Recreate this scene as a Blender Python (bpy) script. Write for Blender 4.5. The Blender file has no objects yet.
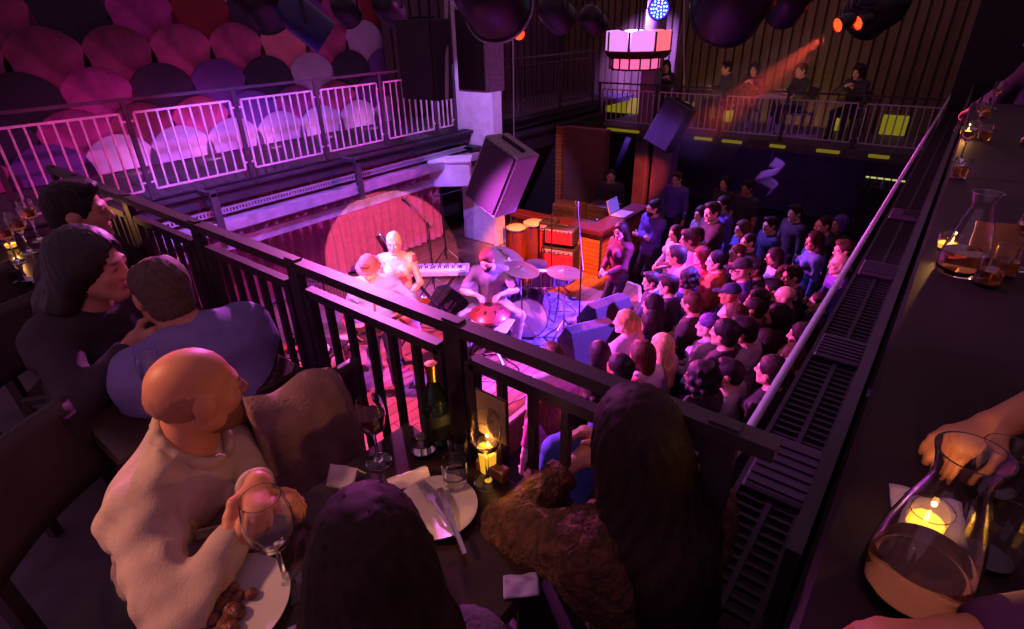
import bpy, math, random
import numpy as np
from mathutils import Vector, Matrix
random.seed(7); rng = np.random.RandomState(11)
scene = bpy.context.scene
COL = scene.collection
PI = math.pi
R = math.radians

# ------------------------------------------------------------------ camera
CZ = 4.25                       # camera height above the ground floor
FPX = 554.8; CXP, CYP = 512.0, 314.5
_pt, _rl, _yw = R(28.03), R(-1.374), R(-38.466)
_f = Vector((math.sin(_yw)*math.cos(_pt), math.cos(_yw)*math.cos(_pt), -math.sin(_pt)))
_r0 = Vector((math.cos(_yw), -math.sin(_yw), 0)); _u0 = _r0.cross(_f)
_r = math.cos(_rl)*_r0 + math.sin(_rl)*_u0
_u = -math.sin(_rl)*_r0 + math.cos(_rl)*_u0
cam_d = bpy.data.cameras.new('camera'); cam = bpy.data.objects.new('camera', cam_d); COL.objects.link(cam)
cam_d.sensor_width = 36.0; cam_d.lens = FPX/1024*36.0; cam_d.clip_start = 0.05
cam.matrix_world = Matrix(((_r.x, _u.x, -_f.x, 0), (_r.y, _u.y, -_f.y, 0), (_r.z, _u.z, -_f.z, CZ), (0, 0, 0, 1)))
scene.camera = cam
def ray(x, y): return _r*((x-CXP)/FPX) - _u*((y-CYP)/FPX) + _f
def PZ(x, y, z):                 # where the sight line through a pixel meets the level z
    d = ray(x, y); d = d*((z-CZ)/d.z); return Vector((d.x, d.y, z))
def PX(x, y, X):
    d = ray(x, y); d = d*(X/d.x); return Vector((d.x, d.y, d.z+CZ))
def PY(x, y, Y):
    d = ray(x, y); d = d*(Y/d.y); return Vector((d.x, d.y, d.z+CZ))
def PD(x, y, t):
    d = ray(x, y)*t; return Vector((d.x, d.y, d.z+CZ))

# ------------------------------------------------------------------ materials
MATS = {}
def srgb(h):
    if isinstance(h, str):
        h = h.lstrip('#'); c = [int(h[i:i+2], 16)/255 for i in (0, 2, 4)]
        return tuple(x/12.92 if x <= .04045 else ((x+.055)/1.055)**2.4 for x in c)
    return tuple(h)
def mat(name, col, rough=.6, metal=0, noise=0, nscale=20, bump=0, bscale=60, emit=None, estr=0, trans=0, ior=1.45,
        col2=None, spec=.5, sheen=0, coat=0, stretch=None, obj=True):
    if name in MATS: return MATS[name]
    m = bpy.data.materials.new(name); m.use_nodes = True; MATS[name] = m
    nt = m.node_tree; b = nt.nodes['Principled BSDF']
    c = srgb(col); b.inputs['Base Color'].default_value = (*c, 1)
    b.inputs['Roughness'].default_value = rough; b.inputs['Metallic'].default_value = metal
    b.inputs['IOR'].default_value = ior; b.inputs['Transmission Weight'].default_value = trans
    b.inputs['Specular IOR Level'].default_value = spec
    if sheen: b.inputs['Sheen Weight'].default_value = sheen
    if coat: b.inputs['Coat Weight'].default_value = coat
    if emit is not None:
        b.inputs['Emission Color'].default_value = (*srgb(emit), 1); b.inputs['Emission Strength'].default_value = estr
    if noise or bump or col2 is not None:
        tc = nt.nodes.new('ShaderNodeTexCoord'); mp = nt.nodes.new('ShaderNodeMapping')
        nt.links.new(tc.outputs['Object'], mp.inputs['Vector'])
        if stretch: mp.inputs['Scale'].default_value = stretch
        if noise or col2 is not None:
            n = nt.nodes.new('ShaderNodeTexNoise'); n.inputs['Scale'].default_value = nscale; n.inputs['Detail'].default_value = 4
            nt.links.new(mp.outputs['Vector'], n.inputs['Vector'])
            rp = nt.nodes.new('ShaderNodeValToRGB'); nt.links.new(n.outputs['Fac'], rp.inputs['Fac'])
            a2 = srgb(col2) if col2 is not None else tuple(min(1, x*(1+noise)) for x in c)
            a1 = c if col2 is not None else tuple(x*(1-noise) for x in c)
            rp.color_ramp.elements[0].color = (*a1, 1); rp.color_ramp.elements[1].color = (*a2, 1)
            rp.color_ramp.elements[0].position = .35; rp.color_ramp.elements[1].position = .65
            nt.links.new(rp.outputs['Color'], b.inputs['Base Color'])
        if bump:
            n2 = nt.nodes.new('ShaderNodeTexNoise'); n2.inputs['Scale'].default_value = bscale; n2.inputs['Detail'].default_value = 3
            nt.links.new(mp.outputs['Vector'], n2.inputs['Vector'])
            bp = nt.nodes.new('ShaderNodeBump'); bp.inputs['Strength'].default_value = bump; bp.inputs['Distance'].default_value = .02
            nt.links.new(n2.outputs['Fac'], bp.inputs['Height']); nt.links.new(bp.outputs['Normal'], b.inputs['Normal'])
    return m

# ------------------------------------------------------------------ mesh builder
class MB:
    def __init__(s): s.v = []; s.f = []; s.sm = []
    def _add(s, vs, fs, smooth=False, M=None):
        o = len(s.v)
        for v in vs:
            v = Vector(v)
            s.v.append(M @ v if M is not None else v)
        for f in fs: s.f.append([i+o for i in f]); s.sm.append(smooth)
        return s
    def box(s, c, d, M=None, bev=0):
        x, y, z = c; a, b, h = d[0]/2, d[1]/2, d[2]/2
        if bev <= 0:
            vs = [(x+i*a, y+j*b, z+k*h) for i in (-1, 1) for j in (-1, 1) for k in (-1, 1)]
            fs = [(0, 1, 3, 2), (4, 6, 7, 5), (0, 4, 5, 1), (2, 3, 7, 6), (0, 2, 6, 4), (1, 5, 7, 3)]
            return s._add(vs, fs, False, M)
        e = min(bev, a*.9, b*.9, h*.9)
        rings = []
        def ring(ex, zz):
            A, B = a-ex, b-ex; q = e*.999 if ex == 0 else max(e-ex, e*.3)
            return [(x+A, y-B+q, zz), (x+A, y+B-q, zz), (x+A-q, y+B, zz), (x-A+q, y+B, zz), (x-A, y+B-q, zz), (x-A, y-B+q, zz), (x-A+q, y-B, zz), (x+A-q, y-B, zz)]
        vs = ring(e, z-h) + ring(0, z-h+e) + ring(0, z+h-e) + ring(e, z+h)
        fs = [tuple(reversed(range(8))), tuple(range(24, 32))]
        for k in range(3):
            for i in range(8):
                j = (i+1) % 8; fs.append((k*8+i, k*8+j, k*8+8+j, k*8+8+i))
        return s._add(vs, fs, False, M)
    def bx(s, x0, x1, y0, y1, z0, z1, bev=0, M=None):
        return s.box(((x0+x1)/2, (y0+y1)/2, (z0+z1)/2), (abs(x1-x0), abs(y1-y0), abs(z1-z0)), M, bev)
    def beam(s, p, q, w, h, up=(0, 0, 1), bev=0):   # a box of section w x h from p to q
        p, q = Vector(p), Vector(q); d = q-p; L = d.length; d.normalize(); u = Vector(up)
        if abs(d.dot(u)) > .99: u = Vector((1, 0, 0))
        sd = d.cross(u).normalized(); uu = sd.cross(d).normalized()
        M = Matrix(((d.x, sd.x, uu.x, (p.x+q.x)/2), (d.y, sd.y, uu.y, (p.y+q.y)/2), (d.z, sd.z, uu.z, (p.z+q.z)/2), (0, 0, 0, 1)))
        return s.box((0, 0, 0), (L, w, h), M, bev)
    def tube(s, pts, r, n=10, caps=True):
        pts = [Vector(p) for p in pts]; N = len(pts); rr = r if hasattr(r, '__len__') else [r]*N
        vs = []; fs = []; prev = None
        for i, p in enumerate(pts):
            t = (pts[min(i+1, N-1)]-pts[max(i-1, 0)]).normalized()
            if prev is None:
                a = Vector((0, 0, 1)) if abs(t.z) < .9 else Vector((1, 0, 0)); nx = t.cross(a).normalized()
            else:
                nx = (prev - t*prev.dot(t)).normalized()
            prev = nx; ny = t.cross(nx)
            for k in range(n):
                an = 2*PI*k/n; vs.append(p + (nx*math.cos(an)+ny*math.sin(an))*rr[i])
        for i in range(N-1):
            for k in range(n):
                j = (k+1) % n; fs.append((i*n+k, i*n+j, (i+1)*n+j, (i+1)*n+k))
        if caps: fs.append(tuple(reversed(range(n)))); fs.append(tuple(range((N-1)*n, N*n)))
        return s._add(vs, fs, True)
    def cyl(s, p, q, r, n=16, r2=None): return s.tube([p, q], [r, r if r2 is None else r2], n)
    def lathe(s, prof, n=32, M=None, closed=False, smooth=True):      # prof: (radius, z) list
        vs = []; fs = []; N = len(prof)
        for r, z in prof:
            for k in range(n): an = 2*PI*k/n; vs.append((r*math.cos(an), r*math.sin(an), z))
        for i in range(N if closed else N-1):
            i2 = (i+1) % N
            for k in range(n):
                j = (k+1) % n; fs.append((i*n+k, i*n+j, i2*n+j, i2*n+k))
        if not closed:
            if prof[0][0] > 1e-6: fs.append(tuple(reversed(range(n))))
            if prof[-1][0] > 1e-6: fs.append(tuple(range((N-1)*n, N*n)))
        return s._add(vs, fs, smooth, M)
    def sphere(s, c, r, n=20, m=12, M=None, sc=(1, 1, 1)):
        prof = [(max(r*math.sin(PI*i/m), 1e-5), -r*math.cos(PI*i/m)) for i in range(m+1)]
        T = Matrix.Translation(c) @ Matrix.Diagonal((*sc, 1))
        return s.lathe(prof, n, (M @ T) if M is not None else T)
    def prism(s, poly, h0, h1, M=None):     # poly in xy extruded in z
        n = len(poly); vs = [(x, y, h0) for x, y in poly]+[(x, y, h1) for x, y in poly]
        fs = [tuple(reversed(range(n))), tuple(range(n, 2*n))]+[(i, (i+1) % n, n+(i+1) % n, n+i) for i in range(n)]
        return s._add(vs, fs, False, M)
    def grid(s, fn, nu, nv, thick=0, smooth=True):
        vs = [fn(i/nu, j/nv) for i in range(nu+1) for j in range(nv+1)]
        fs = [(i*(nv+1)+j, (i+1)*(nv+1)+j, (i+1)*(nv+1)+j+1, i*(nv+1)+j+1) for i in range(nu) for j in range(nv)]
        return s._add(vs, fs, smooth)
    def build(s, name, m, parent=None, loc=None, rot=None, solid=0, bevel=0, auto=True):
        me = bpy.data.meshes.new(name); me.from_pydata([tuple(v) for v in s.v], [], s.f); me.update()
        me.polygons.foreach_set('use_smooth', s.sm)
        o = bpy.data.objects.new(name, me); COL.objects.link(o)
        if m is not None: me.materials.append(m)
        if parent is not None: o.parent = parent
        if loc is not None: o.location = loc
        if rot is not None: o.rotation_euler = rot
        if solid:
            md = o.modifiers.new('solid', 'SOLIDIFY'); md.thickness = solid; md.offset = 0
        if bevel:
            md = o.modifiers.new('bev', 'BEVEL'); md.width = bevel; md.segments = 2; md.limit_method = 'ANGLE'
        if any(s.sm) and auto:
            try:
                me.set_sharp_from_angle(angle=R(40))
            except Exception: pass
        return o
def tag(o, label=None, cat=None, group=None, kind=None):
    if label: o['label'] = label
    if cat: o['category'] = cat
    if group: o['group'] = group
    if kind: o['kind'] = kind
    return o
def empty(name, loc=(0, 0, 0), rz=0, label=None, cat=None, group=None, rot=None):
    o = bpy.data.objects.new(name, None); COL.objects.link(o); o.location = loc
    o.rotation_euler = rot if rot is not None else (0, 0, rz); o.empty_display_size = .1
    return tag(o, label, cat, group)
def struct(name, mb, m, **k): return tag(mb.build(name, m, **k), kind='structure')
KIDS = {}
def copy_tree(o, parent=None):
    c = o.copy(); COL.objects.link(c)
    if parent is not None: c.parent = parent
    for ch in list(o.children): copy_tree(ch, c)
    return c
def aim(o, target):
    d = Vector(target)-o.location; o.rotation_euler = d.to_track_quat('-Z', 'Y').to_euler()
def light(kind, name, loc, col, power, target=None, size=.1, angle=60, blend=.3, spread=None):
    l = bpy.data.lights.new(name, kind); l.color = col; l.energy = power
    o = bpy.data.objects.new(name, l); COL.objects.link(o); o.location = loc
    if kind == 'AREA': l.size = size
    else: l.shadow_soft_size = size
    if kind == 'SPOT': l.spot_size = R(angle); l.spot_blend = blend
    if spread and kind == 'AREA': l.spread = R(spread)
    if target is not None: aim(o, target)
    return o
# ================================================================== the setting
def planks(name, col, col2, w, axis, rough=.45):
    # wooden boards: per-board tone and dark joints, laid along one axis
    m = bpy.data.materials.new(name); m.use_nodes = True; MATS[name] = m
    nt = m.node_tree; b = nt.nodes['Principled BSDF']; b.inputs['Roughness'].default_value = rough
    tc = nt.nodes.new('ShaderNodeTexCoord'); mp = nt.nodes.new('ShaderNodeMapping')
    nt.links.new(tc.outputs['Object'], mp.inputs['Vector'])
    mp.inputs['Rotation'].default_value = (0, 0, 0 if axis == 'x' else PI/2)
    br = nt.nodes.new('ShaderNodeTexBrick'); nt.links.new(mp.outputs['Vector'], br.inputs['Vector'])
    br.inputs['Color1'].default_value = (*srgb(col), 1); br.inputs['Color2'].default_value = (*srgb(col2), 1)
    br.inputs['Mortar'].default_value = (*[x*.25 for x in srgb(col)], 1)
    br.inputs['Scale'].default_value = 1; br.inputs['Mortar Size'].default_value = .006
    br.inputs['Brick Width'].default_value = 1.9; br.inputs['Row Height'].default_value = w
    n = nt.nodes.new('ShaderNodeTexNoise'); n.inputs['Scale'].default_value = 9
    mx = nt.nodes.new('ShaderNodeMixRGB'); mx.blend_type = 'MULTIPLY'; mx.inputs['Fac'].default_value = .5
    nt.links.new(br.outputs['Color'], mx.inputs['Color1']); nt.links.new(n.outputs['Fac'], mx.inputs['Color2'])
    nt.links.new(mp.outputs['Vector'], n.inputs['Vector'])
    nt.links.new(mx.outputs['Color'], b.inputs['Base Color'])
    return m
M_ground = mat('dark concrete floor', '#2a2629', .7, noise=.3, nscale=3)
M_stage = planks('stage boards', '#8a5f4c', '#a97a62', .13, 'y', .4)
M_deck = mat('dark balcony boards', '#483c45', .75, noise=.25, nscale=6)
M_black = mat('black painted steel', '#332b31', .45, .0, noise=.2, nscale=8)
M_rail = mat('dark railing steel', '#33262e', .42, .1, noise=.2, nscale=10)
M_railp = mat('painted balcony railing', '#b59aa6', .4, .2, noise=.15, nscale=9)
M_beam = mat('grey painted beam steel', '#8d8291', .45, .15, noise=.25, nscale=5)
M_beamd = mat('dark steel beam', '#2b262c', .5, .2, noise=.3, nscale=5)
M_lilac = mat('pale painted column', '#b9b0bd', .6, noise=.12, nscale=6)
M_wallp = mat('dark plaster wall', '#3a2f36', .8, noise=.25, nscale=2)
M_rib = mat('ribbed wall boards', '#5e4e32', .65, noise=.25, nscale=4, stretch=(1, 1, .15))
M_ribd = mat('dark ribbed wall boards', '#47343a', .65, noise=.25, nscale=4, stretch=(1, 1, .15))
M_curt = mat('grey velvet curtain', '#8f8691', .85, noise=.12, nscale=12, sheen=.3)
M_dark = mat('black cloth wall', '#1b171b', .9)
M_under = mat('dark soffit paint', '#2c2429', .8, noise=.2, nscale=4)

FZ = 2.5                                            # balcony floor
struct('floor', MB().bx(-9.2, 3.0, -1.5, 16.5, -.2, 0), M_ground)
st = MB().prism([(-7.7, 1.2), (-2.95, 1.2), (-2.95, 6.7), (-3.35, 7.42), (-4.03, 7.55), (-4.03, 9.0), (-7.7, 9.0)], 0, .5)
struct('floor_stage', st, M_stage)
ed = MB()
for a, b in (((-2.94, 1.2), (-2.94, 6.7)), ((-2.94, 6.7), (-3.33, 7.43)), ((-3.33, 7.43), (-4.03, 7.56))):
    ed.beam((a[0], a[1], .485), (b[0], b[1], .485), .05, .04)
struct('trim_1', ed, mat('worn pale stage edge', '#c9b4b0', .5, noise=.2, nscale=15))
struct('floor_balcony', MB().bx(-9.2, 3.0, -1.5, .93, 2.2, FZ), M_deck)
struct('floor_balcony_left', MB().bx(-9.2, -6.83, .93, 14.4, 2.38, FZ), M_deck)
struct('floor_balcony_right', MB().bx(.02, 3.0, .93, 14.4, 2.2, FZ), M_deck)
struct('floor_balcony_far', MB().bx(-6.83, .02, 11.9, 14.4, 1.86, 2.03), M_deck)
# left balcony edge: stacked steel beams below the railing
b = MB()
b.bx(-6.86, -6.80, .95, 11.9, 2.36, 2.56); b.bx(-6.95, -6.72, .95, 11.9, 2.52, 2.56)
struct('beam_1', b, M_beamd)
b = MB()
b.bx(-6.78, -6.45, .95, 7.3, 2.17, 2.21); b.bx(-6.47, -6.43, .95, 7.3, 2.13, 2.25)      # ledge with pale lip
b.bx(-6.82, -6.76, .95, 7.3, 2.0, 2.2)
b.bx(-6.62, -6.58, .95, 7.3, 1.86, 1.99)
struct('beam_2', b, M_beam)
b = MB().bx(-6.86, -6.60, 7.3, 11.9, 1.95, 2.3); b.bx(-6.9, -6.55, 7.3, 11.9, 2.26, 2.31)
struct('beam_3', b, M_beamd)
# perforated cable tray along the ledge
t = MB()
for i in range(150):
    y = 1.2+i*.04
    t.box((-6.70, y, 2.30), (.05, .018, .05))
t.bx(-6.73, -6.67, 1.15, 7.25, 2.27, 2.28); t.bx(-6.73, -6.67, 1.15, 7.25, 2.325, 2.335)
tag(t.build('railside_cable_tray', mat('galvanised tray', '#a99fb0', .35, .6)), 'long perforated cable tray along the beam below the left railing', 'cable tray')
for i, y in enumerate((2.75, 4.75)):
    h = MB().bx(-6.46, -6.40, y-.04, y+.04, 2.05, 2.62); h.bx(-6.75, -6.40, y-.03, y+.03, 2.56, 2.6)
    tag(h.build('mounting_bracket', M_black), ['dark steel bracket on the left balcony beam, nearer one', 'dark steel bracket on the left balcony beam, nearer the column'][i], 'bracket')
# soffit and back of the stage
struct('wall_stage_back', MB().bx(-7.9, -7.75, .9, 11.9, 0, 2.38), M_dark)
# walls
struct('wall_left', MB().bx(-9.4, -9.2, -1.5, 14.6, 0, 5.6), M_wallp)
def ribbed(p0, p1, z0, z1, pitch, depth, nrm):
    p0, p1 = Vector(p0), Vector(p1); L = (p1-p0).length; d = (p1-p0)/L; n = Vector(nrm)
    mb = MB(); k = int(L/pitch); prof = []
    for i in range(k):
        a = i*pitch
        prof += [(a, depth), (a+pitch*.74, depth), (a+pitch*.78, 0), (a+pitch*.96, 0)]
    vs = []; fs = []
    for z in (z0, z1):
        for s_, dp in prof: q = p0+d*s_+n*dp; vs.append((q.x, q.y, z))
    N = len(prof)
    for i in range(N-1): fs.append((i, i+1, N+i+1, N+i))
    mb._add(vs, fs); return mb
struct('wall_far', ribbed((-9.2, 13.9, 0), (3.0, 13.9, 0), 2.0, 5.6, .19, .09, (0, -1, 0)), M_rib)
struct('wall_far_lower', MB().bx(-9.2, 3.0, 14.3, 14.5, 0, 2.0), mat('dark purple plaster', '#4b3a52', .8, noise=.2, nscale=2))
struct('wall_left_ribbed', ribbed((-9.0, 7.6, 0), (-9.0, 13.9, 0), 2.5, 5.6, .26, .06, (1, 0, 0)), M_ribd)
struct('wall_right', MB().bx(2.9, 3.1, -1.5, 14.6, 0, 5.6), M_wallp)
qx = PY(962, 60, 10.6).x
struct('wall_right_end', MB().bx(qx, 2.9, 10.6, 10.8, 2.5, 5.6), M_dark)  # black sheet put in for the darkness at this end of the balcony
# columns
c = MB().bx(-7.1, -6.25, 7.5, 7.74, .5, 5.6, .02)
c.bx(-6.32, -6.24, 7.47, 7.51, .5, 5.6)
struct('column_1', c, M_lilac)
bc = PD(451, 172, 9.2); Mb = Matrix.Translation(bc) @ Matrix.Rotation(_yw*-1, 4, 'Z')
struct('beam_4', MB().box((0, 0, 0), (.66, .4, .4), Mb, .015).box((0, 0, .21), (.70, .44, .03), Mb), M_lilac)
p_ = PY(649, 110, 12.25)
struct('column_2', MB().bx(p_.x-.2, p_.x+.12, 12.1, 12.5, 0, 5.6, .02), mat('purple grey column', '#6d5f74', .6, noise=.15, nscale=5))

# ------------------------------------------------------------------ railings
def vbar(x, y, z0, z1, w): return MB().bx(x-w/2, x+w/2, y-w/2, y+w/2, z0, z1)
# left balcony railing
RX = -6.9
rl = empty('balcony_railing', (RX, 1.1, FZ), label='long pink-lit railing with pale balusters along the left balcony', cat='railing')
def rel(o, root): o.location = Vector(o.location)-root.location; return o
def part(mb, name, m, root):
    o = mb.build(name, m, root); o.location = -Vector(root.location) if not any(root.rotation_euler) else o.location
    return o
def railing(root, p0, p1, zf, ztop, zpan, zbot, posts, nbal, mr, mpost, hw=.045, pw=.05, bw=.018, fw=.022, gap=.07):
    p0, p1 = Vector((*p0, 0)), Vector((*p1, 0)); d = (p1-p0).normalized()
    part(MB().beam(p0+Vector((0, 0, ztop)), p1+Vector((0, 0, ztop)), hw, hw*.7), 'handrail', mpost, root)
    for s_ in posts:
        q = p0+d*s_; mb = MB().beam(q+Vector((0, 0, zf)), q+Vector((0, 0, ztop+.02)), pw, pw*.5, up=(d.y, -d.x, 0))
        mb.beam(q+Vector((0, 0, zf+.005)), q+Vector((0, 0, zf+.02)), pw*2.2, pw*1.6, up=(d.y, -d.x, 0)); part(mb, 'post', mpost, root)
    for a, b_ in zip(posts[:-1], posts[1:]):
        L = b_-a-2*gap; q0 = p0+d*(a+gap); q1 = p0+d*(b_-gap)
        fr = MB()
        fr.beam(q0+Vector((0, 0, zpan)), q1+Vector((0, 0, zpan)), fw, fw); fr.beam(q0+Vector((0, 0, zbot)), q1+Vector((0, 0, zbot)), fw, fw)
        for q in (q0, q1): fr.beam(q+Vector((0, 0, zbot)), q+Vector((0, 0, zpan)), fw, fw)
        for q in (q0, q1):
            for zz in (zbot+.08, zpan-.08):
                e = d*(-gap if q is q0 else gap); fr.beam(q+Vector((0, 0, zz)), q+e+Vector((0, 0, zz)), .012, .02)
        pn = part(fr, 'panel_frame', mr, root)
        n = nbal if isinstance(nbal, int) else nbal(L)
        for k in range(n):
            q = q0+(q1-q0)*((k+1)/(n+1)); bo = MB().beam(q+Vector((0, 0, zbot)), q+Vector((0, 0, zpan)), bw, bw).build('baluster', mr, pn)
posts = [.05, 1.22, 2.40, 3.52, 4.60, 5.70, 6.15]
railing(rl, (RX, 1.1), (RX, 7.3), FZ, 3.60, 3.47, 2.67, posts, lambda L: max(2, int(round(L/.115))-1), M_railp, M_rail)
r2 = empty('balcony_railing', (RX, 7.7, FZ), label='dim railing on the left balcony beyond the pale column', cat='railing')
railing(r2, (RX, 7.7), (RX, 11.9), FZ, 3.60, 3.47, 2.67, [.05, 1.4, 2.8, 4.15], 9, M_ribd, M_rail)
# far balcony railing
r3 = empty('balcony_railing', (-6.8, 12.0, 2.03), label='thin metal railing of the far balcony opposite, people seated behind it', cat='railing')
railing(r3, (-6.85, 12.0), (0.0, 12.0), 2.03, 2.93, 2.80, 2.13, [.05, 1.45, 2.9, 4.1, 5.35, 6.7], 9, mat('dull railing steel', '#b09aa8', .4, .1), M_rail, bw=.02)
# near railing
r4 = empty('balcony_railing', (-3.7, .85, FZ), label='heavy dark railing in front of the dining tables, running across the picture', cat='railing')
railing(r4, (-3.85, .85), (-.1, .85), FZ, 3.585, 3.50, 2.62, [.02, .35, 1.0, 1.65, 2.30, 2.99, 3.66], 5, M_rail, M_rail, hw=.042, pw=.055, bw=.02, fw=.03, gap=.055)
# right balcony edge: parapet with tray, tube and counter
b = MB().bx(-.05, -.02, .93, 11.9, 2.2, 3.30); struct('wall_parapet', b, M_black)
tb = MB().tube([(-.27, .96, 3.10), (-.27, 11.9, 3.10)], .014, 12).build('edge_rail', mat('satin pale tube', '#b8a8c0', .4)); tag(tb, 'long straight pale steel tube along the edge of the right balcony', 'rail')
lt = MB()
for i in range(270):
    y = 1.0+i*.04; lt.bx(-.25, -.06, y, y+.012, 2.93, 2.945)
for x in (-.25, -.15, -.068): lt.bx(x-.008, x+.008, .96, 11.8, 2.925, 2.95)
tag(lt.build('railside_cable_tray', mat('dark mesh tray', '#1e181e', .6, .1)), 'dark mesh tray between the pale steel tube and the right counter', 'cable tray')
for i, (y, s_) in enumerate(((1.42, .3), (2.35, .22), (3.4, .22), (4.6, .22))):
    pl = MB().bx(-.24, -.06, y, y+s_, 2.95, 2.975, .008)
    for k in range(6): pl.bx(-.23, -.07, y+.02+k*(s_-.04)/6, y+.03+k*(s_-.04)/6, 2.975, 2.982)
    tag(pl.build('mounted_vent_plate', mat('grey ribbed plate', '#352b35', .5, .2)), ['ribbed grey vent plate in the right tray, nearest the dark railing', 'ribbed grey vent plate in the right tray, second from the dark railing', 'ribbed grey vent plate in the right tray, third from the dark railing', 'ribbed grey vent plate in the right tray, fourth from the dark railing'][i], 'vent plate')
cn = empty('bar_counter', (.2, .6, FZ), label='long dark wooden bar counter along the right balcony', cat='counter')
part(MB().bx(.0, .52, -.1, 6.3, 3.50, 3.55, .01), 'counter_top', mat('dark varnished counter wood', '#2a2020', .55, noise=.3, nscale=6, stretch=(1, .2, 1), spec=.1), cn)
part(MB().bx(.02, .06, -.05, 6.2, 2.5, 3.5), 'counter_front', M_black, cn)
# ================================================================== people: one continuous surface per body
def A(*v): return np.array(v, dtype=np.float64)
def unit(v): return v/(np.linalg.norm(v)+1e-9)
class Body:
    """distance field of blended round limbs, turned into one mesh"""
    def __init__(s): s.p = []
    def cone(s, a, b, ra, rb, k=.03, flat=None, cuta=False, cutb=False, op='+'):
        s.p.append(('c', A(*a), A(*b), ra, rb, k, flat, cuta, cutb, op)); return s
    def ell(s, c, r, k=.03, M=None, op='+'):
        s.p.append(('e', A(*c), A(*r), k, M, op)); return s
    def cut(s, c, n):                     # keep the side the normal points away from
        s.p.append(('h', A(*c), unit(A(*n)))); return s
    def axes(s, h, fine=None, hf=None):
        lo = np.full(3, 9.); hi = np.full(3, -9.)
        for q in s.p:
            if q[0] == 'c':
                r = max(q[3], q[4])+q[5]*.5
                if q[9] == '+': lo = np.minimum(lo, np.minimum(q[1], q[2])-r); hi = np.maximum(hi, np.maximum(q[1], q[2])+r)
            elif q[0] == 'e' and q[5] == '+':
                r = max(q[2])+q[3]*.5; lo = np.minimum(lo, q[1]-r); hi = np.maximum(hi, q[1]+r)
        out = []
        for i in range(3):
            xs = [lo[i]-2*h]; zones = [(f[0][i]-f[1], f[0][i]+f[1]) for f in (fine or [])]
            while xs[-1] < hi[i]+2*h:
                st = hf if any(a-h <= xs[-1] <= b for a, b in zones) else h
                xs.append(xs[-1]+st)
            out.append(np.array(xs))
        return out
    def field(s, ax, noise=None):
        X, Y, Z = ax; F = np.full((len(X), len(Y), len(Z)), 1.0, dtype=np.float32)
        for q in s.p:
            if q[0] == 'h':
                d = ((X[:, None, None]-q[1][0])*q[2][0]+(Y[None, :, None]-q[1][1])*q[2][1]+(Z[None, None, :]-q[1][2])*q[2][2])
                F = np.maximum(F, d.astype(np.float32)); continue
            if q[0] == 'c':
                _, a, b, ra, rb, k, flat, ca, cb, op = q; mg = max(ra, rb)+max(k, .03)+.02
                lo = np.minimum(a, b)-mg; hi = np.maximum(a, b)+mg
            else:
                _, c, r, k, M, op = q; mg = max(r)+max(k, .03)+.02; lo = c-mg; hi = c+mg
            sl = []
            for i in range(3):
                i0 = np.searchsorted(ax[i], lo[i]); i1 = np.searchsorted(ax[i], hi[i]); sl.append(slice(i0, max(i1, i0)))
            x = X[sl[0]][:, None, None]; y = Y[sl[1]][None, :, None]; z = Z[sl[2]][None, None, :]
            if x.size == 0 or y.size == 0 or z.size == 0: continue
            if q[0] == 'c':
                ab = b-a; L2 = ab@ab+1e-12
                px, py, pz = x-a[0], y-a[1], z-a[2]
                t0 = (px*ab[0]+py*ab[1]+pz*ab[2])/L2; t = np.clip(t0, 0, 1)
                vx, vy, vz = px-t*ab[0], py-t*ab[1], pz-t*ab[2]
                l2 = vx*vx+vy*vy+vz*vz
                if flat is not None:
                    n, sc = flat; n = unit(A(*n)); vn = vx*n[0]+vy*n[1]+vz*n[2]; l2 = l2+vn*vn*(sc*sc-1)
                d = np.sqrt(l2)-(ra+(rb-ra)*t)
                L = math.sqrt(L2)
                if ca: d = np.maximum(d, -t0*L)
                if cb: d = np.maximum(d, (t0-1)*L)
            else:
                px, py, pz = x-c[0], y-c[1], z-c[2]
                if M is not None:
                    px, py, pz = [M[0][i]*px+M[1][i]*py+M[2][i]*pz for i in range(3)]
                kk = np.sqrt((px/r[0])**2+(py/r[1])**2+(pz/r[2])**2)
                k2 = np.sqrt((px/r[0]**2)**2+(py/r[1]**2)**2+(pz/r[2]**2)**2)
                d = kk*(kk-1)/np.maximum(k2, 1e-6)
            G = F[tuple(sl)]
            d = np.broadcast_to(d, G.shape)
            if op == '+':
                h = np.maximum(k-np.abs(G-d), 0)/max(k, 1e-6); G = np.minimum(G, d)-h*h*k*.25
            else:
                h = np.maximum(k-np.abs(G+d), 0)/max(k, 1e-6); G = np.maximum(G, -d)+h*h*k*.25
            F[tuple(sl)] = G
        if noise is not None: F = F+noise(X[:, None, None], Y[None, :, None], Z[None, None, :]).astype(np.float32)
        return F
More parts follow.
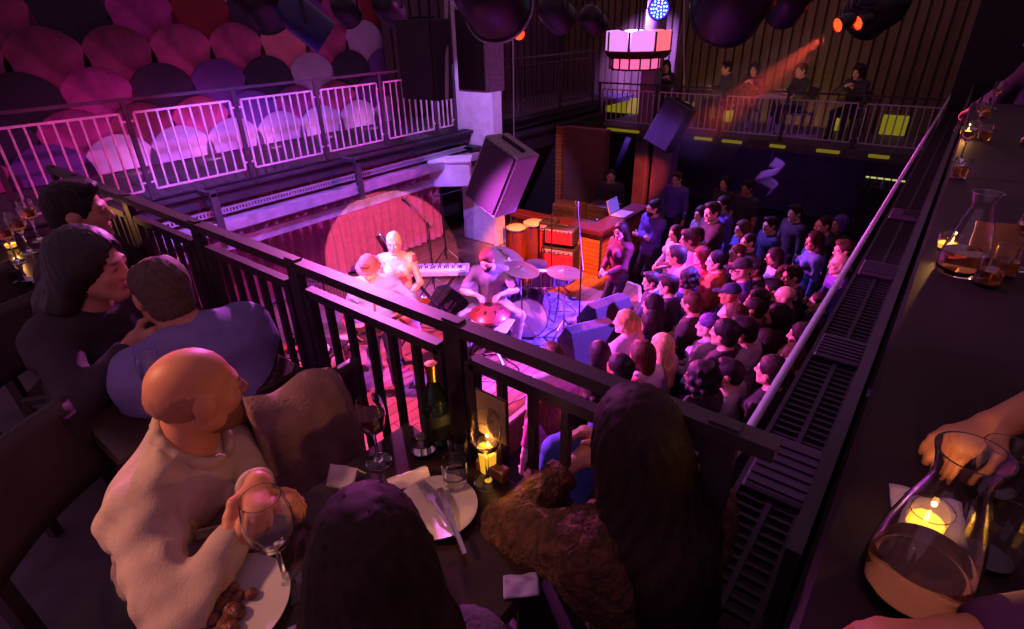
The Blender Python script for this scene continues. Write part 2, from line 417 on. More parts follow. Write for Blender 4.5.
def surface(F, ax, relax=1):
    ins = F < 0; nx, ny, nz = F.shape
    c = np.zeros((nx-1, ny-1, nz-1), dtype=np.int8)
    for i in (0, 1):
        for j in (0, 1):
            for k in (0, 1): c += ins[i:nx-1+i, j:ny-1+j, k:nz-1+k]
    mk = (c > 0) & (c < 8); I = np.argwhere(mk); n = len(I)
    idx = np.full(c.shape, -1, dtype=np.int64); idx[mk] = np.arange(n)
    pos = np.zeros((n, 3)); cnt = np.zeros(n)
    co = [(i, j, k) for i in (0, 1) for j in (0, 1) for k in (0, 1)]
    gx, gy, gz = ax
    for a in range(8):
        for b in range(a+1, 8):
            da = [co[b][q]-co[a][q] for q in range(3)]
            if sum(abs(q) for q in da) != 1: continue
            ia = I+co[a]; ib = I+co[b]
            fa = F[ia[:, 0], ia[:, 1], ia[:, 2]]; fb = F[ib[:, 0], ib[:, 1], ib[:, 2]]
            cr = (fa < 0) != (fb < 0)
            t = np.where(cr, fa/(np.where(cr, fa-fb, 1)), 0)
            pa = np.stack([gx[ia[:, 0]], gy[ia[:, 1]], gz[ia[:, 2]]], 1); pb = np.stack([gx[ib[:, 0]], gy[ib[:, 1]], gz[ib[:, 2]]], 1)
            pos += np.where(cr[:, None], pa+(pb-pa)*t[:, None], 0); cnt += cr
    pos /= np.maximum(cnt, 1)[:, None]
    Q = []
    for axis in range(3):
        o1, o2 = [(1, 2), (2, 0), (0, 1)][axis]
        s0 = [slice(None)]*3; s1 = [slice(None)]*3; s0[axis] = slice(0, -1); s1[axis] = slice(1, None)
        A0 = ins[tuple(s0)]; A1 = ins[tuple(s1)]
        E_ = np.argwhere(A0 != A1)
        ok = (E_[:, o1] > 0) & (E_[:, o2] > 0) & (E_[:, o1] < F.shape[o1]-1) & (E_[:, o2] < F.shape[o2]-1)
        E_ = E_[ok]
        fl = A0[E_[:, 0], E_[:, 1], E_[:, 2]]
        def ci(d1, d2):
            q = E_.copy(); q[:, o1] -= d1; q[:, o2] -= d2; return idx[q[:, 0], q[:, 1], q[:, 2]]
        q = np.stack([ci(1, 1), ci(0, 1), ci(0, 0), ci(1, 0)], 1)
        q = np.where(fl[:, None], q, q[:, ::-1]); Q.append(q)
    Q = np.concatenate(Q); Q = Q[(Q >= 0).all(1)]
    for _ in range(relax):
        acc = np.zeros_like(pos); nb = np.zeros(n)
        for a, b in ((0, 1), (1, 2), (2, 3), (3, 0)):
            np.add.at(acc, Q[:, a], pos[Q[:, b]]); np.add.at(acc, Q[:, b], pos[Q[:, a]])
            np.add.at(nb, Q[:, a], 1); np.add.at(nb, Q[:, b], 1)
        pos = pos*.5+.5*acc/np.maximum(nb, 1)[:, None]
    return pos, Q
def np_mesh(name, pos, Q):
    me = bpy.data.meshes.new(name)
    me.vertices.add(len(pos)); me.vertices.foreach_set('co', pos.astype(np.float32).ravel())
    me.loops.add(Q.size); me.loops.foreach_set('vertex_index', Q.astype(np.int32).ravel())
    me.polygons.add(len(Q)); me.polygons.foreach_set('loop_start', np.arange(0, Q.size, 4, dtype=np.int32))
    me.update(calc_edges=True); me.polygons.foreach_set('use_smooth', np.ones(len(Q), dtype=bool)); return me
def body_mesh(name, bd, h=.012, fine=None, hf=None, noise=None, relax=1):
    ax = bd.axes(h, fine, hf or h*.5); F = bd.field(ax, noise); pos, Q = surface(F, ax, relax); return np_mesh(name, pos, Q)

def skin_mat(name, col, lips=None, brow=(.02, .012, .01)):
    if name in MATS: return MATS[name]
    m = mat(name, col, .5, noise=.08, nscale=14, spec=.45); nt = m.node_tree; b = nt.nodes['Principled BSDF']
    b.inputs['Subsurface Weight'].default_value = .0
    at = nt.nodes.new('ShaderNodeAttribute'); at.attribute_name = 'feat'; sp = nt.nodes.new('ShaderNodeSeparateColor')
    nt.links.new(at.outputs['Color'], sp.inputs['Color'])
    src = b.inputs['Base Color'].links[0].from_socket
    c = srgb(col); lc = lips or (min(1, c[0]*.75), c[1]*.42, c[2]*.45)
    for ch, cc in (('Red', lc), ('Green', brow)):
        mx = nt.nodes.new('ShaderNodeMixRGB'); mx.inputs['Color2'].default_value = (*cc, 1)
        nt.links.new(sp.outputs[ch], mx.inputs['Fac']); nt.links.new(src, mx.inputs['Color1']); src = mx.outputs['Color']
    nt.links.new(src, b.inputs['Base Color']); return m

def rotm(yaw, pitch, roll=0):            # head frame: columns right, forward, up ; pitch>0 looks down, yaw>0 turns to the left
    return np.array(Matrix.Rotation(yaw, 3, 'Z') @ Matrix.Rotation(-pitch, 3, 'X') @ Matrix.Rotation(roll, 3, 'Y'))
def ik(a, b, l1, l2, hint):
    a, b = A(*a), A(*b); d = b-a; L = min(np.linalg.norm(d), (l1+l2)*.995); u = unit(d); b = a+u*L
    x = (l1*l1-l2*l2+L*L)/(2*L); hgt = math.sqrt(max(l1*l1-x*x, 1e-6)); hh = A(*hint); hh = unit(hh-u*(hh@u))
    return a+u*x+hh*hgt, b
class Pose: pass
def make_pose(pelvis=(0, 0, .93), lean=0, side=0, twist=0, yaw=0, pitch=.08, roll=0, hands=None, elbows=None, feet=None, knees=None, sh=.185, build=1.0, S=1.0, hip=.095):
    P = Pose(); P.S = S; P.build = build
    pel = A(*pelvis); RT = np.array(Matrix.Rotation(-lean, 3, 'X') @ Matrix.Rotation(side, 3, 'Y')); RZ = np.array(Matrix.Rotation(twist, 3, 'Z'))
    up = lambda v: pel+RT@(A(*v)*S)
    P.pel = pel; P.waist = up((0, .0, .17)); P.chest = up((0, .01, .34)); 
    P.neck = up((0, -.012, .50)); P.RT = RT; P.T = RT@RZ
    P.sh = [P.pel+RT@(RZ@(A(s_*sh, -.012, .445)*S)) for s_ in (-1, 1)]
    RH = rotm(yaw, pitch, roll); P.RH = RH
    P.head = P.neck+RT@(A(0, .012, .055)*S)+RH@(A(0, .02, .10)*S)
    P.hip = [pel+A(s_*hip, 0, -.03)*S for s_ in (-1, 1)]
    feet = feet or [(-.11, .02, .07), (.11, .05, .07)]
    knees = knees or [(0, 1, 0), (0, 1, 0)]
    P.knee = []; P.ank = []
    for i in (0, 1):
        k, e = ik(P.hip[i], feet[i], .435*S, .43*S, knees[i]); P.knee.append(k); P.ank.append(e)
    hands = hands or [(-.25, .05, .80), (.25, .07, .80)]
    elbows = elbows or [(-.5, -.6, -.2), (.5, -.6, -.2)]
    P.elb = []; P.wr = []
    for i in (0, 1):
        e, w_ = ik(P.sh[i], hands[i], .29*S, .255*S, elbows[i]); P.elb.append(e); P.wr.append(w_)
    P.hdir = [None, None]; P.hpalm = [None, None]; P.curl = [.5, .5]
    return P
def add_hand(b, w, d, pn, side, curl, S=1, r=.0085):
    """palm, four bent fingers of unequal length and a thumb off the side of the palm"""
    d = unit(d); pn = unit(pn-d*(pn@d)); ac = np.cross(d, pn)*side      # across, towards the thumb
    pc = w+d*.05*S; b.cone(w+d*.012*S, w+d*.075*S, .025*S, .031*S, .02, flat=(pn, 1.75))
    for i, (off, L) in enumerate(((.026, .072), (.009, .08), (-.009, .075), (-.025, .06))):
        p0 = w+d*.085*S+ac*off*S; a1 = curl*.9; a2 = curl*2.0; a3 = curl*2.9
        q = p0-d*.012*S
        for an, fr, rr in ((a1, .45, 1.05), (a2, .32, .95), (a3, .25, .85)):
            n = q+(d*math.cos(an)+pn*math.sin(an)+ac*off*1.2)*L*fr*S; b.cone(q, n, r*rr*S, r*rr*.94*S, .006); q = n
    t0 = w+d*.025*S+ac*.024*S; t1 = t0+(d*.6+ac*.75+pn*.25)*.038*S; t2 = t1+(d*.85+ac*.25+pn*(.25+curl*.5))*.03*S; t3 = t2+(d*.9-ac*.05+pn*(.2+curl*.5))*.024*S
    b.cone(t0, t1, .0135*S, .0115*S, .014); b.cone(t1, t2, .0105*S, .0098*S, .008); b.cone(t2, t3, .0095*S, .0078*S, .006)
def head_prims(b, P, S=1, female=False):
    H = lambda *v: P.head+P.RH@(A(*v)*S); M = P.RH; g = .94 if female else 1.0
    b.cone(H(0, -.025, -.045), P.neck+P.RT@(A(0, -.01, -.03)*S), (.05 if female else .056)*S, (.055 if female else .064)*S, .035)
    b.ell(H(0, -.014, .032), A(.076*g, .097, .088)*S, .02, M)
    b.ell(H(0, .028, -.032), A(.060*g, .064, .083)*S, .03, M)
    for s_ in (-1, 1):
        b.cone(H(s_*.05*g, .005, -.055), H(s_*.018, .068, -.098), .021*S, .016*S, .03)
        b.ell(H(s_*.036*g, .062, -.024), A(.024, .022, .022)*S, .025)
        b.ell(H(s_*.031, .098, .004), A(.017, .018, .0125)*S, .014, M, '-')
        b.ell(H(s_*.031, .078, .003), A(.0135, .0125, .0115)*S, .004)
        b.ell(H(s_*.0115, .1, -.033), A(.009, .012, .008)*S, .008)
        b.ell(H(s_*.077*g, -.008, -.004), A(.011, .027, .032)*S, .012, M)
    b.ell(H(0, .072, -.102), A(.022, .018, .018)*S, .025)
    b.cone(H(-.036*g, .081, .022), H(.036*g, .081, .022), .0125*S, .0125*S, .018)
    b.cone(H(0, .088, .012), H(0, .111, -.028), .0085*S, .0125*S, .012)
    b.cone(H(-.017, .088, -.061), H(.017, .088, -.061), .0072*S, .0072*S, .008)
    b.cone(H(-.013, .087, -.0725), H(.013, .087, -.0725), .0082*S, .0082*S, .006)
def body_prims(P, female=False, fat=0, hands=True, off=0):
    b = Body(); S = P.S; w = P.build; RT = P.RT; T = P.T; f = T@A(0, 1, 0)
    b.cone(P.pel+RT@A(-.06, 0, -.02)*1, P.pel+RT@A(.06, 0, -.02), .098*S*w, .098*S*w, .05, flat=(f, 1.0))
    b.cone(P.pel+RT@A(0, .012, .0), P.waist, .135*S*w+fat, (.118 if female else .128)*S*w+fat, .06, flat=(f, 1.25))
    b.cone(P.waist, P.chest, (.115 if female else .128)*S*w+fat, .145*S*w+fat*.5, .06, flat=(f, 1.3))
    c0 = (P.sh[0]+P.sh[1])/2
    b.cone(P.sh[0]*.72+c0*.28-RT@A(0, 0, .05), P.sh[1]*.72+c0*.28-RT@A(0, 0, .05), .098*S*w, .098*S*w, .07, flat=(f, 1.15))
    b.cone(P.sh[0]*.9+c0*.1, P.neck-RT@A(0, .005, .01), .052*S*w, .052*S, .05); b.cone(P.sh[1]*.9+c0*.1, P.neck-RT@A(0, .005, .01), .052*S*w, .052*S, .05)
    if female:
        for s_ in (-1, 1): b.ell(P.chest+T@(A(s_*.07, .105, .0)*S), A(.062, .055, .062)*S*w, .04)
    for i, s_ in ((0, -1), (1, 1)):
        b.cone(P.sh[i], P.elb[i], .054*S*w, .041*S*w, .045); b.cone(P.elb[i], P.elb[i]*.6+P.wr[i]*.4, .040*S*w, .039*S*w, .03); b.cone(P.elb[i]*.6+P.wr[i]*.4, P.wr[i], .039*S*w, .026*S*w, .03)
        if hands:
            d = unit(P.wr[i]-P.elb[i]) if P.hdir[i] is None else unit(A(*P.hdir[i]))
            pn = A(-s_, .2, 0) if P.hpalm[i] is None else A(*P.hpalm[i])
            # thumb side: for a hanging hand with the palm facing the thigh the thumb points forward
            add_hand(b, P.wr[i], d, pn, s_, P.curl[i], S)
        b.cone(P.hip[i], P.knee[i], .083*S*w, .055*S*w, .05); b.cone(P.knee[i], P.knee[i]*.65+P.ank[i]*.35, .056*S*w, .056*S*w, .04)
        b.cone(P.knee[i]*.65+P.ank[i]*.35, P.ank[i], .056*S*w, .037*S, .03)
        fd = unit(A(*getattr(P, 'footdir', [(-.12, 1, 0), (.12, 1, 0)])[i]))
        b.cone(P.ank[i]+A(0, 0, -.03)*S, P.ank[i]+fd*.15*S+A(0, 0, -.045)*S, .036*S, .026*S, .03)
    head_prims(b, P, S, female)
    return b
def mark_face(me, P, beard=False):
    n = len(me.vertices); co = np.empty(n*3, dtype=np.float32); me.vertices.foreach_get('co', co); co = co.reshape(-1, 3)
    q = (co-P.head)@P.RH/P.S; col = np.zeros((n, 4), dtype=np.float32); col[:, 3] = 1
    def bl(c, r): return np.clip(1.35-(((q-A(*c))/A(*r))**2).sum(1), 0, 1)
    lips = np.maximum(bl((0, .093, -.067), (.024, .02, .0125)), 0); dk = np.zeros(n)
    for s_ in (-1, 1):
        dk = np.maximum(dk, bl((s_*.033, .09, .0265), (.021, .02, .0055))*.85)
        dk = np.maximum(dk, bl((s_*.031, .09, .003), (.010, .012, .0055))*.9)
    col[:, 0] = lips; col[:, 1] = dk
    at = me.attributes.new('feat', 'FLOAT_COLOR', 'POINT'); at.data.foreach_set('color', col.ravel())
def sines(amp, f, seed=0):
    r = np.random.RandomState(seed); ks = r.normal(size=(5, 3))*f; ph = r.uniform(0, 6.28, 5)
    return lambda x, y, z: amp*sum(np.sin(k[0]*x+k[1]*y+k[2]*z+p) for k, p in zip(ks, ph))/2
def strands(amp, P, f=190, seed=3):
    # fine grooves running down the hair
    def fn(x, y, z):
        a = np.arctan2(x-P.head[0], y-P.head[1]); return amp*(np.sin(a*26+9*np.sin(z*14))+.6*np.sin(a*47+z*30))
    return fn
# ---- clothing: grown from the same limbs, a little larger, cut at neckline, cuffs and hem
def shirt_body(P, off=.012, sleeve=1.0, hem=-.06, female=False, fat=0, collar=.0, loose=.0, ka=.045):
    b = Body(); S = P.S; w = P.build; RT = P.RT; T = P.T; f = T@A(0, 1, 0); o = off
    b.cone(P.pel+RT@A(0, .01, -.05), P.waist, .160*S*w+fat+o+loose, (.122 if female else .132)*S*w+fat+o+loose, .06, flat=(f, 1.2))
    b.cone(P.waist, P.chest, (.12 if female else .13)*S*w+fat+o+loose, .148*S*w+fat*.5+o, .06, flat=(f, 1.25))
    c0 = (P.sh[0]+P.sh[1])/2
    b.cone(P.sh[0]*.72+c0*.28-RT@A(0, 0, .05), P.sh[1]*.72+c0*.28-RT@A(0, 0, .05), .101*S*w+o, .101*S*w+o, .07, flat=(f, 1.12))
    nk = P.neck-RT@A(0, .005, .01)
    for i in (0, 1): b.cone(P.sh[i]*.9+c0*.1, nk, .055*S*w+o, .052*S+o, .05)
    if female:
        for s_ in (-1, 1): b.ell(P.chest+T@(A(s_*.07, .105, .0)*S), A(.064, .057, .064)*S*w+o, .04)
    b.cut(P.pel+RT@A(0, 0, hem), RT@A(0, 0, -1))
    b.cut(P.neck+RT@A(0, 0, collar+.028), RT@A(0, .35, 1))
    for i in (0, 1):
        if sleeve <= .5:
            e = P.sh[i]+(P.elb[i]-P.sh[i])*min(1, sleeve*2); b.cone(P.sh[i], e, .058*S*w+o, .052*S*w+o+loose*.5, ka, cutb=True)
        else:
            b.cone(P.sh[i], P.elb[i], .056*S*w+o, .044*S*w+o+loose*.3, ka)
            t = sleeve*2-1; e = P.elb[i]+(P.wr[i]-P.elb[i])*min(t, .97)
            b.cone(P.elb[i], e, .043*S*w+o+loose*.3, (.042-.016*t)*S*w+o*.8, .03, cutb=True)
    return b
def trousers_body(P, off=.012, leg=1.0, skirt=False):
    b = Body(); S = P.S; w = P.build; f = P.T@A(0, 1, 0); o = off; RT = P.RT
    b.cone(P.pel+RT@A(-.06, 0, -.02), P.pel+RT@A(.06, 0, -.02), .100*S*w+o, .100*S*w+o, .05, flat=(f, 1.0))
    b.cone(P.pel, P.pel+RT@A(0, .005, .09), .136*S*w+o*.8, .132*S*w+o*.5, .05, flat=(f, 1.22), cutb=True)
    if skirt:
        kn = (P.knee[0]+P.knee[1])/2; b.cone(P.pel, kn*leg+P.pel*(1-leg), .15*S*w+o, .20*S*w+o, .06, flat=(f, 1.15), cutb=True); return b
    for i in (0, 1):
        b.cone(P.hip[i], P.knee[i], .086*S*w+o, .058*S*w+o, .05)
        e = P.knee[i]+(P.ank[i]-P.knee[i])*.95*leg; b.cone(P.knee[i], e, .061*S*w+o, .050*S+o, .04, cutb=True)
    return b
def shoe_body(P, i):
    b = Body(); S = P.S; fd = unit(A(*getattr(P, 'footdir', [(-.12, 1, 0), (.12, 1, 0)])[i])); a = P.ank[i]
    b.cone(a+A(0, 0, -.025)*S-fd*.03*S, a+fd*.155*S+A(0, 0, -.04)*S, .047*S, .036*S, .03); b.cone(a+A(0, 0, .02)*S, a-fd*.01, .045*S, .046*S, .03)
    b.cut(a+A(0, 0, -.072)*S, (0, 0, -1)); return b
def hair_body(P, style, S=1):
    b = Body(); H = lambda *v: P.head+P.RH@(A(*v)*P.S); M = P.RH
    def face_off(y0=.075, z0=.05, r=(.066, .09, .125)): b.ell(H(0, .098, -.045), A(*r)*P.S, .02, M, '-')
    if style in ('short', 'crop', 'fringe', 'receding'):
        g = {'short': .013, 'crop': .005, 'fringe': .018, 'receding': .009}[style]
        b.ell(H(0, -.018, .036), A(.076+g, .097+g, .088+g)*P.S, .02, M)
        b.ell(H(0, -.045, -.03), A(.066+g*.6, .062+g, .075)*P.S, .02, M)
        if style == 'short': b.ell(H(.01, .05, .108), A(.055, .045, .026)*P.S, .03, M)
        if style == 'fringe': b.ell(H(0, .06, .09), A(.07, .045, .04)*P.S, .03, M)
        face_off(r=(.067, .095, .118 if style != 'receding' else .15))
        if style == 'receding': b.ell(H(0, .045, .13), A(.055, .085, .06)*P.S, .02, M, '-')
        b.cut(H(0, 0, -.085), M@A(0, .25, -1))
        for s_ in (-1, 1): b.ell(H(s_*.09, .0, -.02), A(.03, .028, .04)*P.S, .01, M, '-')
    elif style == 'horseshoe':
        b.ell(H(0, -.022, .012), A(.0785, .093, .075)*P.S, .02, M); b.ell(H(0, .0, .11), A(.1, .13, .07)*P.S, .02, M, '-'); face_off(r=(.08, .1, .13)); b.cut(H(0, 0, -.075), M@A(0, .2, -1))
    elif style in ('long', 'verylong', 'wavy', 'bob', 'curly', 'bun', 'pony', 'up'):
        g = .02 if style not in ('bun', 'pony', 'up') else .011
        b.ell(H(0, -.018, .036), A(.076+g, .097+g, .088+g)*P.S, .02, M); b.ell(H(0, -.045, -.03), A(.07+g*.7, .064+g, .08)*P.S, .02, M)
        if style in ('long', 'verylong', 'wavy'):
            ln = {'long': .24, 'verylong': .36, 'wavy': .30}[style]; dn = -(P.RT@A(0, .12, 1))
            for s_ in (-1, 1):
                p0 = H(s_*.066, -.03, .0); p1 = p0+dn*ln*.5+M@A(s_*.028, .0, 0); p2 = p0+dn*ln+M@A(s_*.03, .015, 0)
                b.cone(p0, p1, .042*P.S, .046*P.S, .04); b.cone(p1, p2, .046*P.S, .026*P.S, .03)
            p0 = H(0, -.075, -.02); p1 = p0+dn*ln*.55-M@A(0, .022, 0); p2 = p0+dn*ln*1.05-M@A(0, .02, 0)
            b.cone(p0, p1, .072*P.S, .08*P.S, .05, flat=(M@A(0, 1, 0), 1.5)); b.cone(p1, p2, .08*P.S, .05*P.S, .05, flat=(M@A(0, 1, 0), 1.5))
        if style == 'bob':
            for s_ in (-1, 1): b.cone(H(s_*.066, -.02, .02), H(s_*.07, .01, -.1), .04*P.S, .034*P.S, .04)
            b.cone(H(0, -.06, 0), H(0, -.07, -.11), .075*P.S, .07*P.S, .04)
        if style == 'curly':
            for k in range(26):
                t = k/26*2*PI*3.1; zz = -.09+.22*(k/26); rr = .09 if zz < .06 else .06
                x, y = math.cos(t)*rr, math.sin(t)*rr-.03
                if y > .05 and zz < .06: continue
                b.ell(H(x, y, zz), A(.036, .036, .034)*P.S, .015)
        if style == 'bun': b.ell(H(0, -.085, .105), A(.042, .042, .038)*P.S, .012, M)
        if style == 'up': b.ell(H(0, -.105, .05), A(.05, .045, .055)*P.S, .02, M)
        if style == 'pony':
            b.ell(H(0, -.12, .05), A(.028, .028, .028)*P.S, .015, M); b.cone(H(0, -.13, .045), H(0, -.15, -.13), .03*P.S, .018*P.S, .02)
        face_off(r=(.062, .1, .118)); b.ell(H(0, .12, -.08), A(.075, .08, .12)*P.S, .02, M, '-')
    elif style == 'beanie':
        b.ell(H(0, -.016, .05), A(.09, .108, .09)*P.S, .02, M); b.cone(H(0, -.012, .03), H(0, -.012, .055), .0001, .0001, .001); b.cut(H(0, 0, .018), M@A(0, .12, -1))
    elif style == 'cap':
        b.ell(H(0, -.016, .045), A(.086, .105, .085)*P.S, .02, M); b.cut(H(0, 0, .03), M@A(0, 0, -1)); b.ell(H(0, .12, .035), A(.07, .07, .008)*P.S, .006, M)
    return b
def beard_body(P):
    b = Body(); H = lambda *v: P.head+P.RH@(A(*v)*P.S); M = P.RH
    b.ell(H(0, .036, -.066), A(.064, .066, .062)*P.S, .02, M); b.ell(H(0, .075, -.105), A(.03, .026, .03)*P.S, .025)
    b.ell(H(0, .105, -.0665), A(.021, .03, .010)*P.S, .008, M, '-'); b.cut(H(0, .05, -.042), M@A(0, -.35, 1)); b.cut(H(0, .0, 0), M@A(0, -1, 0)); return b
def face_eyes(P, parent, m):
    for s_ in (-1, 1):
        c = P.head+P.RH@(A(s_*.031, .0805, .003)*P.S); q = MB().sphere(c, .0118*P.S, 12, 8).build('eye', m, parent)
# ================================================================== stage gear
Z = .5
M_chrome = mat('chrome', '#c9c4cc', .18, 1.0)
M_brass = mat('cymbal bronze', '#b08a4a', .28, 1.0)
M_tolex = mat('black speaker cloth', '#1f1b20', .75, noise=.2, nscale=30)
M_cab = mat('grey speaker cabinet', '#8c8392', .55, noise=.25, nscale=40)
M_redcab = mat('red amp cloth', '#a1242c', .6, noise=.15, nscale=20)
M_shell = mat('sparkle drum shell', '#5b4a6d', .25, .2, coat=.5)
M_head = mat('white drum skin', '#d8d2d6', .5)
M_conga = mat('varnished conga wood', '#5e2e14', .3, noise=.25, nscale=6, stretch=(3, 3, .4))
M_skin2 = mat('rawhide drum skin', '#c9b79b', .6, noise=.1)
M_stand = mat('black stand steel', '#2a262c', .35, .6)
M_boothwood = planks('booth slats', '#a8642f', '#c07a3c', .075, 'x', .4)
M_boothwood.node_tree.nodes['Mapping'].inputs['Rotation'].default_value = (PI/2, 0, 0)
def V(*a): return Vector(a)
# curtain behind the musicians
def curtain(u, v):
    y = 1.0+6.3*u; ph = u*6.3/.17*2*PI
    x = -7.45+.055*math.sin(ph+.7*math.sin(u*37))*(.6+.4*v)+.02*math.sin(ph*.37)
    return (x, y, .55+1.85*v)
cu = MB().grid(curtain, 420, 4)
tag(cu.build('stage_curtain', mat('rose velvet curtain', '#9a4c74', .85, noise=.12, nscale=12, sheen=.2), auto=False), 'tall rose velvet curtain hanging behind the singer', 'curtain')
cr = MB().tube([(-7.45, .95, 2.37), (-7.45, 7.35, 2.37)], .02, 8); tag(cr.build('curtain_rail', M_black), 'thin black rail carrying the velvet stage curtain', 'curtain rail')
# brick back wall and posts beside the booth
def bricks(name, c1, c2):
    m = bpy.data.materials.new(name); m.use_nodes = True; nt = m.node_tree; b = nt.nodes['Principled BSDF']; b.inputs['Roughness'].default_value = .8
    tc = nt.nodes.new('ShaderNodeTexCoord'); mp = nt.nodes.new('ShaderNodeMapping'); mp.inputs['Rotation'].default_value = (PI/2, 0, 0)
    br = nt.nodes.new('ShaderNodeTexBrick'); nt.links.new(tc.outputs['Object'], mp.inputs['Vector']); nt.links.new(mp.outputs['Vector'], br.inputs['Vector'])
    br.inputs['Color1'].default_value = (*srgb(c1), 1); br.inputs['Color2'].default_value = (*srgb(c2), 1); br.inputs['Mortar'].default_value = (.08, .06, .06, 1)
    br.inputs['Scale'].default_value = 1; br.inputs['Brick Width'].default_value = .23; br.inputs['Row Height'].default_value = .075; br.inputs['Mortar Size'].default_value = .008
    nt.links.new(br.outputs['Color'], b.inputs['Base Color']); return m
bw0, bw1 = PY(561, 180, 9.9).x, PY(603, 180, 9.9).x
struct('wall_booth_back', MB().bx(-7.7, bw0, 9.86, 10.0, 0, 2.3), M_dark)
struct('wall_brick', MB().bx(bw0, bw1, 9.9, 10.1, 0, 2.3), bricks('brown brick', '#5a3226', '#683c2a'))
struct('pillar_1', MB().bx(bw0-.08, bw0+.06, 9.8, 9.9, 0, 2.3), M_boothwood)
struct('pillar_2', MB().bx(-5.45, -5.0, 12.2, 12.6, 0, 1.9), mat('lilac painted pillar', '#8a6a90', .7, noise=.2, nscale=3))
# DJ booth
bo = empty('dj_booth', (-4.9, 8.1, Z), label='large wooden slatted booth behind the drum kit', cat='booth')
part(MB().bx(-5.72, -4.03, 7.38, 7.46, Z, 1.22), 'front_panel', M_boothwood, bo)
sd = MB().bx(-4.1, -4.03, 7.46, 8.95, Z, 1.22); part(sd, 'side_panel', M_boothwood, bo)
tp = MB(); tp.bx(-5.80, -3.97, 7.30, 7.56, 1.22, 1.30, .01); tp.bx(-4.30, -3.97, 7.56, 9.0, 1.22, 1.30, .01)
part(tp, 'ledge', mat('dark red booth ledge', '#4a1f24', .3, coat=.4), bo)
part(MB().bx(-5.70, -4.3, 7.56, 8.2, .98, 1.02), 'desk', M_black, bo)
for y0, x0 in ((7.33, -5.79), (7.33, -4.0)): part(MB().cyl((x0, y0, .5), (x0, y0, 1.3), .02, 8), 'corner_post', M_beamd, bo)
# gear on the booth
mx = empty('dj_mixer', (-4.75, 7.9, 1.02), label='black mixing desk with pale faders inside the wooden booth', cat='mixer')
part(MB().bx(-5.2, -4.4, 7.66, 8.12, 1.03, 1.14, .01), 'body', M_black, mx)
fd = MB()
for i in range(12): fd.box((-5.12+i*.055, 7.8, 1.15), (.012, .12, .02)); fd.cyl((-5.12+i*.055, 7.98, 1.14), (-5.12+i*.055, 7.98, 1.16), .012, 8)
part(fd, 'fader', M_chrome, mx)
M_scr = mat('dim violet screen', '#2a2030', .3, emit='#7a55e0', estr=.9)
lp = empty('laptop', (-4.6, 8.45, 1.3), label='open laptop glowing violet on the booth ledge', cat='laptop')
Ml = Matrix.Translation((-4.13, 8.25, 1.3)) @ Matrix.Rotation(R(90), 4, 'Z')
part(MB().box((0, 0, .012), (.36, .25, .02), Ml, .004), 'keyboard_base', M_cab, lp)
part(MB().box((0, 0, .13), (.36, .012, .24), Ml @ Matrix.Translation((0, .14, 0)) @ Matrix.Rotation(R(-18), 4, 'X'), .004), 'lid', M_cab, lp)
part(MB().box((0, -.008, .13), (.33, .004, .21), Ml @ Matrix.Translation((0, .14, 0)) @ Matrix.Rotation(R(-18), 4, 'X')), 'screen', M_scr, lp)
for i, (x, y, lab) in enumerate(((-5.3, 8.45, 'black equipment rack at the back of the booth, nearer the brick wall'), (-4.75, 8.75, 'black equipment rack at the back of the booth, nearer its open corner'))):
    rk = empty('equipment_rack', (x, y, Z), label=lab, cat='rack')
    part(MB().bx(x-.25, x+.25, y-.2, y+.2, Z, 1.26, .01), 'case', M_black, rk)
    fa = MB()
    for k in range(5): fa.bx(x-.22, x+.22, y-.215, y-.2, 0.83+k*.08, .89+k*.08)
    part(fa, 'rack_unit', M_tolex, rk)
    e_ = MB(); 
    for k in range(4): e_.box((x-.15+k*.07, y-.22, 0.86+.08*(k % 3)), (.02, .008, .015))
    part(e_, 'indicator', mat('blue indicator', '#101018', .3, emit='#6a50ff', estr=4), rk)
# ---------------------------------------------------------------- loudspeakers
def cabinet(name, label, M, w, d, h, mf, ms, taper=.0, handle=True):
    root = empty(name, (0, 0, 0), label=label, cat='loudspeaker'); root.matrix_world = M
    poly = [(-w/2, 0), (w/2, 0), (w/2-taper, d), (-w/2+taper, d)]
    MB().prism(poly, 0, h).build('cabinet', ms, root, bevel=.012)
    g = MB().box((0, -.012, h/2), (w-.05, .02, h-.05), None, .008); g.build('grille', mf, root)
    if handle:
        hd = MB().box((0, d*.5, h+.012), (w*.6, .06, .02)); 
        for k in range(9): hd.cyl((-w*.32+k*w*.08, d*.5, h+.0), (-w*.32+k*w*.08, d*.5, h+.035), .012, 8)
        hd.build('rigging_bar', M_stand, root)
    return root
def frame(loc, fwd, up):          # local -Y is the front of the cabinet
    f_ = Vector(fwd).normalized(); u_ = Vector(up); s_ = f_.cross(u_).normalized(); u2 = s_.cross(f_).normalized()
    y = -f_; x = y.cross(u2)
    return Matrix(((x.x, y.x, u2.x, loc[0]), (x.y, y.y, u2.y, loc[1]), (x.z, y.z, u2.z, loc[2]), (0, 0, 0, 1)))
def hang(name, label, p, top, r=.008, cat='cable', m=None):
    tag(MB().tube([p, top], r, 8).build(name, m or mat('pale wire', '#b8aabf', .4, .3)), label, cat)
def frameR(center, M3, w, d, h): return Matrix.Translation(center) @ M3.to_4x4() @ Matrix.Translation((0, -d/2, -h/2))
RC = Matrix.Rotation(R(1.6), 3, 'Z') @ Matrix.Rotation(R(-4.9), 3, 'X') @ Matrix.Rotation(R(23.9), 3, 'Y')
M_purpcab = mat('dark purple speaker front', '#33283a', .6, noise=.15, nscale=30)
cabinet('hanging_loudspeaker', 'large tilted loudspeaker hung in front of the pale column', frameR(V(-4.072, 4.985, CZ-1.597), RC, .5, .42, .78), .5, .42, .78, M_purpcab, M_cab)
